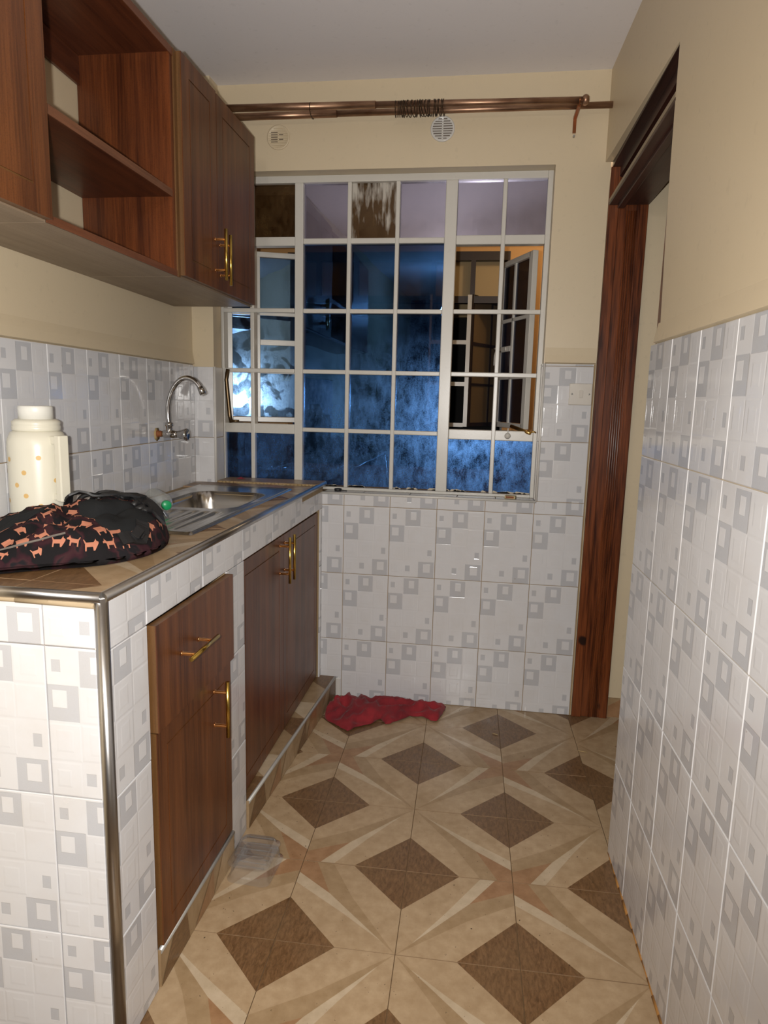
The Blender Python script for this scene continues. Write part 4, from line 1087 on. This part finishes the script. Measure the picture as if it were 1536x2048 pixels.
# ------------------------------------------------------------ curtain rod
RODM = N('bronze_rod'); v = RODM.coord('World', scale=(.25, 1, 1)); RODM = RODM.set(RODM.ramp(RODM.noise(v, 40, 3), [(.35, (.24, .13, .08, 1)), (.65, (.46, .29, .19, 1))]), .36, .85)
cr_ = thing('curtain_rod', 'double bronze curtain rod fixed above the window', 'curtain rod', (-.1, -.09, 2.40))
YF, YK = -.118, -.062
bm = bmesh.new(); tube(bm, [(-.875, YF, 2.415), (-.22, YF, 2.408)], .0135, 16); tube(bm, [(-.22, YF, 2.408), (.538, YF, 2.399)], .0115, 16); obj('rod', bm, RODM, cr_)
bm = bmesh.new(); tube(bm, [(-.875, YK, 2.404), (-.38, YK, 2.404)], .0135, 16); tube(bm, [(-.38, YK, 2.404), (.648, YK, 2.402)], .0115, 16); obj('rod', bm, RODM, cr_)
bm = bmesh.new(); lathe(bm, [(.0005, 0), (.014, .001), (.0175, .006), (.0185, .012), (.016, .018), (.012, .022), (.0005, .024)], 20, Matrix.Translation((.533, YF, 2.399)) @ R90); obj('finial', bm, RODM, cr_)
bm = bmesh.new(); box(bm, .517, .529, -.006, 0, 2.33, 2.39); box(bm, .517, .529, YF+.005, -.003, 2.378, 2.388)
for yy in (YF, YK): tube(bm, [(.523, yy+.0155*math.cos(t), 2.4005+.0155*math.sin(t)) for t in [PI+PI*k/10 for k in range(11)]], .003, 6)
obj('bracket', bm, plain('copper_bracket', (.26, .10, .04, 1), .3, .8), cr_)
bm = bmesh.new(); tube(bm, [(.523, 0, 2.318), (.523, -.012, 2.318)], .004, 8); obj('screw', bm, TRIM, cr_)
RINGM = plain('dark_ring_metal', (.05, .032, .02, 1), .4, .8)
bm = bmesh.new(); n = 28
tube(bm, [(0, .045*math.cos(t), .024*math.sin(t)) for t in [2*PI*k/n for k in range(n+1)]], .0016, 6, cap=False)
bmesh.ops.remove_doubles(bm, verts=bm.verts, dist=1e-5)
ring0 = obj('curtain_ring', bm, RINGM)
xs = [-.148+.0083*k+random.uniform(-.003, .003) for k in range(23)]
for k, x in enumerate(xs):
    o = ring0 if k == 0 else ring0.copy()
    if k: C.objects.link(o)
    o.location = (x, (YF+YK)/2, 2.401); o.rotation_euler = (random.uniform(-.06, .06), 0, random.uniform(-.16, .16))
    tag(o, 'thin dark curtain ring bunched with others at the middle of the double rod', 'ring', 'curtain rings bunched on the rod')
o = ring0.copy(); C.objects.link(o); o.location = (-.472, (YF+YK)/2, 2.406); o.rotation_euler = (0, 0, .05)
for k in ('group',):
    if k in o: del o[k]
tag(o, 'single dark curtain ring alone on the left half of the rod', 'ring')

# ------------------------------------------------------------ vents, switch, small things
def vent(x, z, label, painted):
    t = thing('wall_vent', label, 'vent', (x, 0, z))
    bm = bmesh.new(); lathe(bm, [(.0005, 0), (.047, 0), (.047, .003), (.043, .005), (.0405, .003), (.0005, .002)], 36, Matrix.Translation((x, 0, z)) @ Matrix.Rotation(PI/2, 4, 'X')); obj('flange', bm, CREAM if painted else PALE, t)
    bm = bmesh.new()
    for k in range(-4, 5):
        zz = z+k*.0088; half = math.sqrt(max(0, .039**2-(k*.0088)**2))
        for a_, b_ in ((-half, -.003), (.003, half)):
            if painted and (abs(k) > 2 or (a_ > 0 and k % 2 == 0)): continue
            if painted: b_ = min(b_, .02); a_ = max(a_, -.03)
            if b_-a_ > .004: box(bm, x+a_, x+b_, -.0036, -.0025, zz-.0015, zz+.0022)
    obj('louvre_slots', bm, plain('vent_slot_painted_shade', (.08, .055, .035, 1), .8), t)  # dark strips coloured as the shade in the gaps between louvres
    bm = bmesh.new()
    for k in range(-4, 5):
        zz = z+k*.0088-.004; half = math.sqrt(max(0, .040**2-(k*.0088)**2)); box(bm, x-half, x+half, -.0062, -.003, zz, zz+.0022)
    obj('louvres', bm, CREAM if painted else PALE, t)
vent(-.631, 2.347, 'round wall vent mostly painted over, at the left above the window', True)
vent(.026, 2.360, 'round white louvred wall vent below the curtain rings', False)
SWM = plain('aged_white_switch_plastic', (.60, .56, .50, 1), .3)
sw = thing('light_switch', 'square white light switch on the tiles beside the door frame', 'switch', (.612, -.007, 1.36))
box_obj('plate', (.568, .657, -.015, -.006, 1.317, 1.402), SWM, sw, .003)
bm = bmesh.new(); vv = box(bm, -.0075, .0075, -.0025, .0025, -.0145, .0145); bmesh.ops.transform(bm, matrix=Matrix.Translation((.6135, -.0165, 1.36)) @ Matrix.Rotation(.12, 4, 'X'), verts=vv); obj('rocker', bm, SWM, sw, .001)
for x in (.579, .645):
    bm = bmesh.new(); lathe(bm, [(.0005, 0), (.0035, 0), (.003, .0015), (.0005, .0015)], 12, Matrix.Translation((x, -.015, 1.36)) @ Matrix.Rotation(PI/2, 4, 'X')); obj('screw', bm, TRIM, sw)
mb = thing('matchbox', 'small worn matchbox lying on the window sill at the right', 'box', (.36, .03, WZ0))
bm = bmesh.new(); vv = box(bm, -.022, .022, -.014, .014, .0005, .013); bmesh.ops.transform(bm, matrix=Matrix.Translation((.362, .02, WZ0)) @ Matrix.Rotation(-.25, 4, 'Z'), verts=vv); obj('sleeve', bm, plain('yellowed_card', (.52, .42, .22, 1), .7), mb, .0008)
bm = bmesh.new(); vv = box(bm, -.017, .017, -.0146, -.0138, .003, .011); vv += box(bm, -.0226, -.0218, -.010, .010, .003, .011); bmesh.ops.transform(bm, matrix=Matrix.Translation((.362, .02, WZ0)) @ Matrix.Rotation(-.25, 4, 'Z'), verts=vv); obj('striker', bm, plain('brown_striker', (.22, .07, .03, 1), .8), mb)
bm = bmesh.new(); lathe(bm, [(.0005, 0), (.014, 0), (.016, .003), (.0155, .010), (.011, .011), (.010, .006), (.0005, .006)], 20, Matrix.Translation((-.375, .028, WZ0+.0005)))
tube(bm, [(-.36, .028, WZ0+.004), (-.335, .022, WZ0+.003)], .0025, 6)
tag(obj('plug', bm, plain('black_rubber', (.015, .015, .016, 1), .5)), 'small black rubber plug on the window sill beside the counter end', 'plug')
bm = bmesh.new(); vs_ = []
for k in range(10):
    a_ = 2*PI*k/10; vs_.append(bm.verts.new((-.80+.026*math.cos(a_)*(.7+.3*random.random()), -.005+.012*math.sin(a_), ZC+.0068+.002*random.random())))
ctr_v = bm.verts.new((-.80, -.004, ZC+.016))
for k in range(10): bm.faces.new((vs_[k], vs_[(k+1) % 10], ctr_v))
bm.faces.new(vs_[::-1])
tag(obj('cloth_scrap', bm, RED), 'tiny dark red cloth scrap on the ledge behind the sink', 'scrap')
TW_ = plain('dry_twig', (.42, .30, .14, 1), .8)
for (a_, b_, lab) in (((.33, -.239), (.352, -.247), 'tiny pale stick on the brown floor diamond in front of the back wall'), ((.655, -.316), (.69, -.322), 'tiny pale stick lying across the doorway threshold joint')):
    bm = bmesh.new(); tube(bm, [(a_[0], a_[1], .0025), ((a_[0]+b_[0])/2, (a_[1]+b_[1])/2, .0032), (b_[0], b_[1], .0025)], .0017, 6); tag(obj('twig', bm, TW_), lab, 'twig')
bm = bmesh.new()
def crumb(x, y, s):
    c_ = [bm.verts.new((x+random.uniform(-s, s), y+random.uniform(-s, s), .0004+random.random()*s*.8)) for _ in range(4)]
    for f in ((0, 1, 2), (0, 1, 3), (1, 2, 3), (0, 2, 3)): bm.faces.new([c_[i] for i in f])
for k in range(420):
    y = -abs(random.gauss(0, .8))-.02; x = random.uniform(-.40, .63)
    if random.random() < .3: x = -.40+abs(random.gauss(0, .05))
    if y > -2.4 and not (-.43 < x < -.27 and -1.25 < y < -1.08) and not(x < .14 and y > -.34): crumb(x, y, random.uniform(.001, .0028))
o = obj('floor_crumbs', bm, plain('dark_crumbs', (.06, .035, .02, 1), .9), floor); o['kind'] = 'stuff'
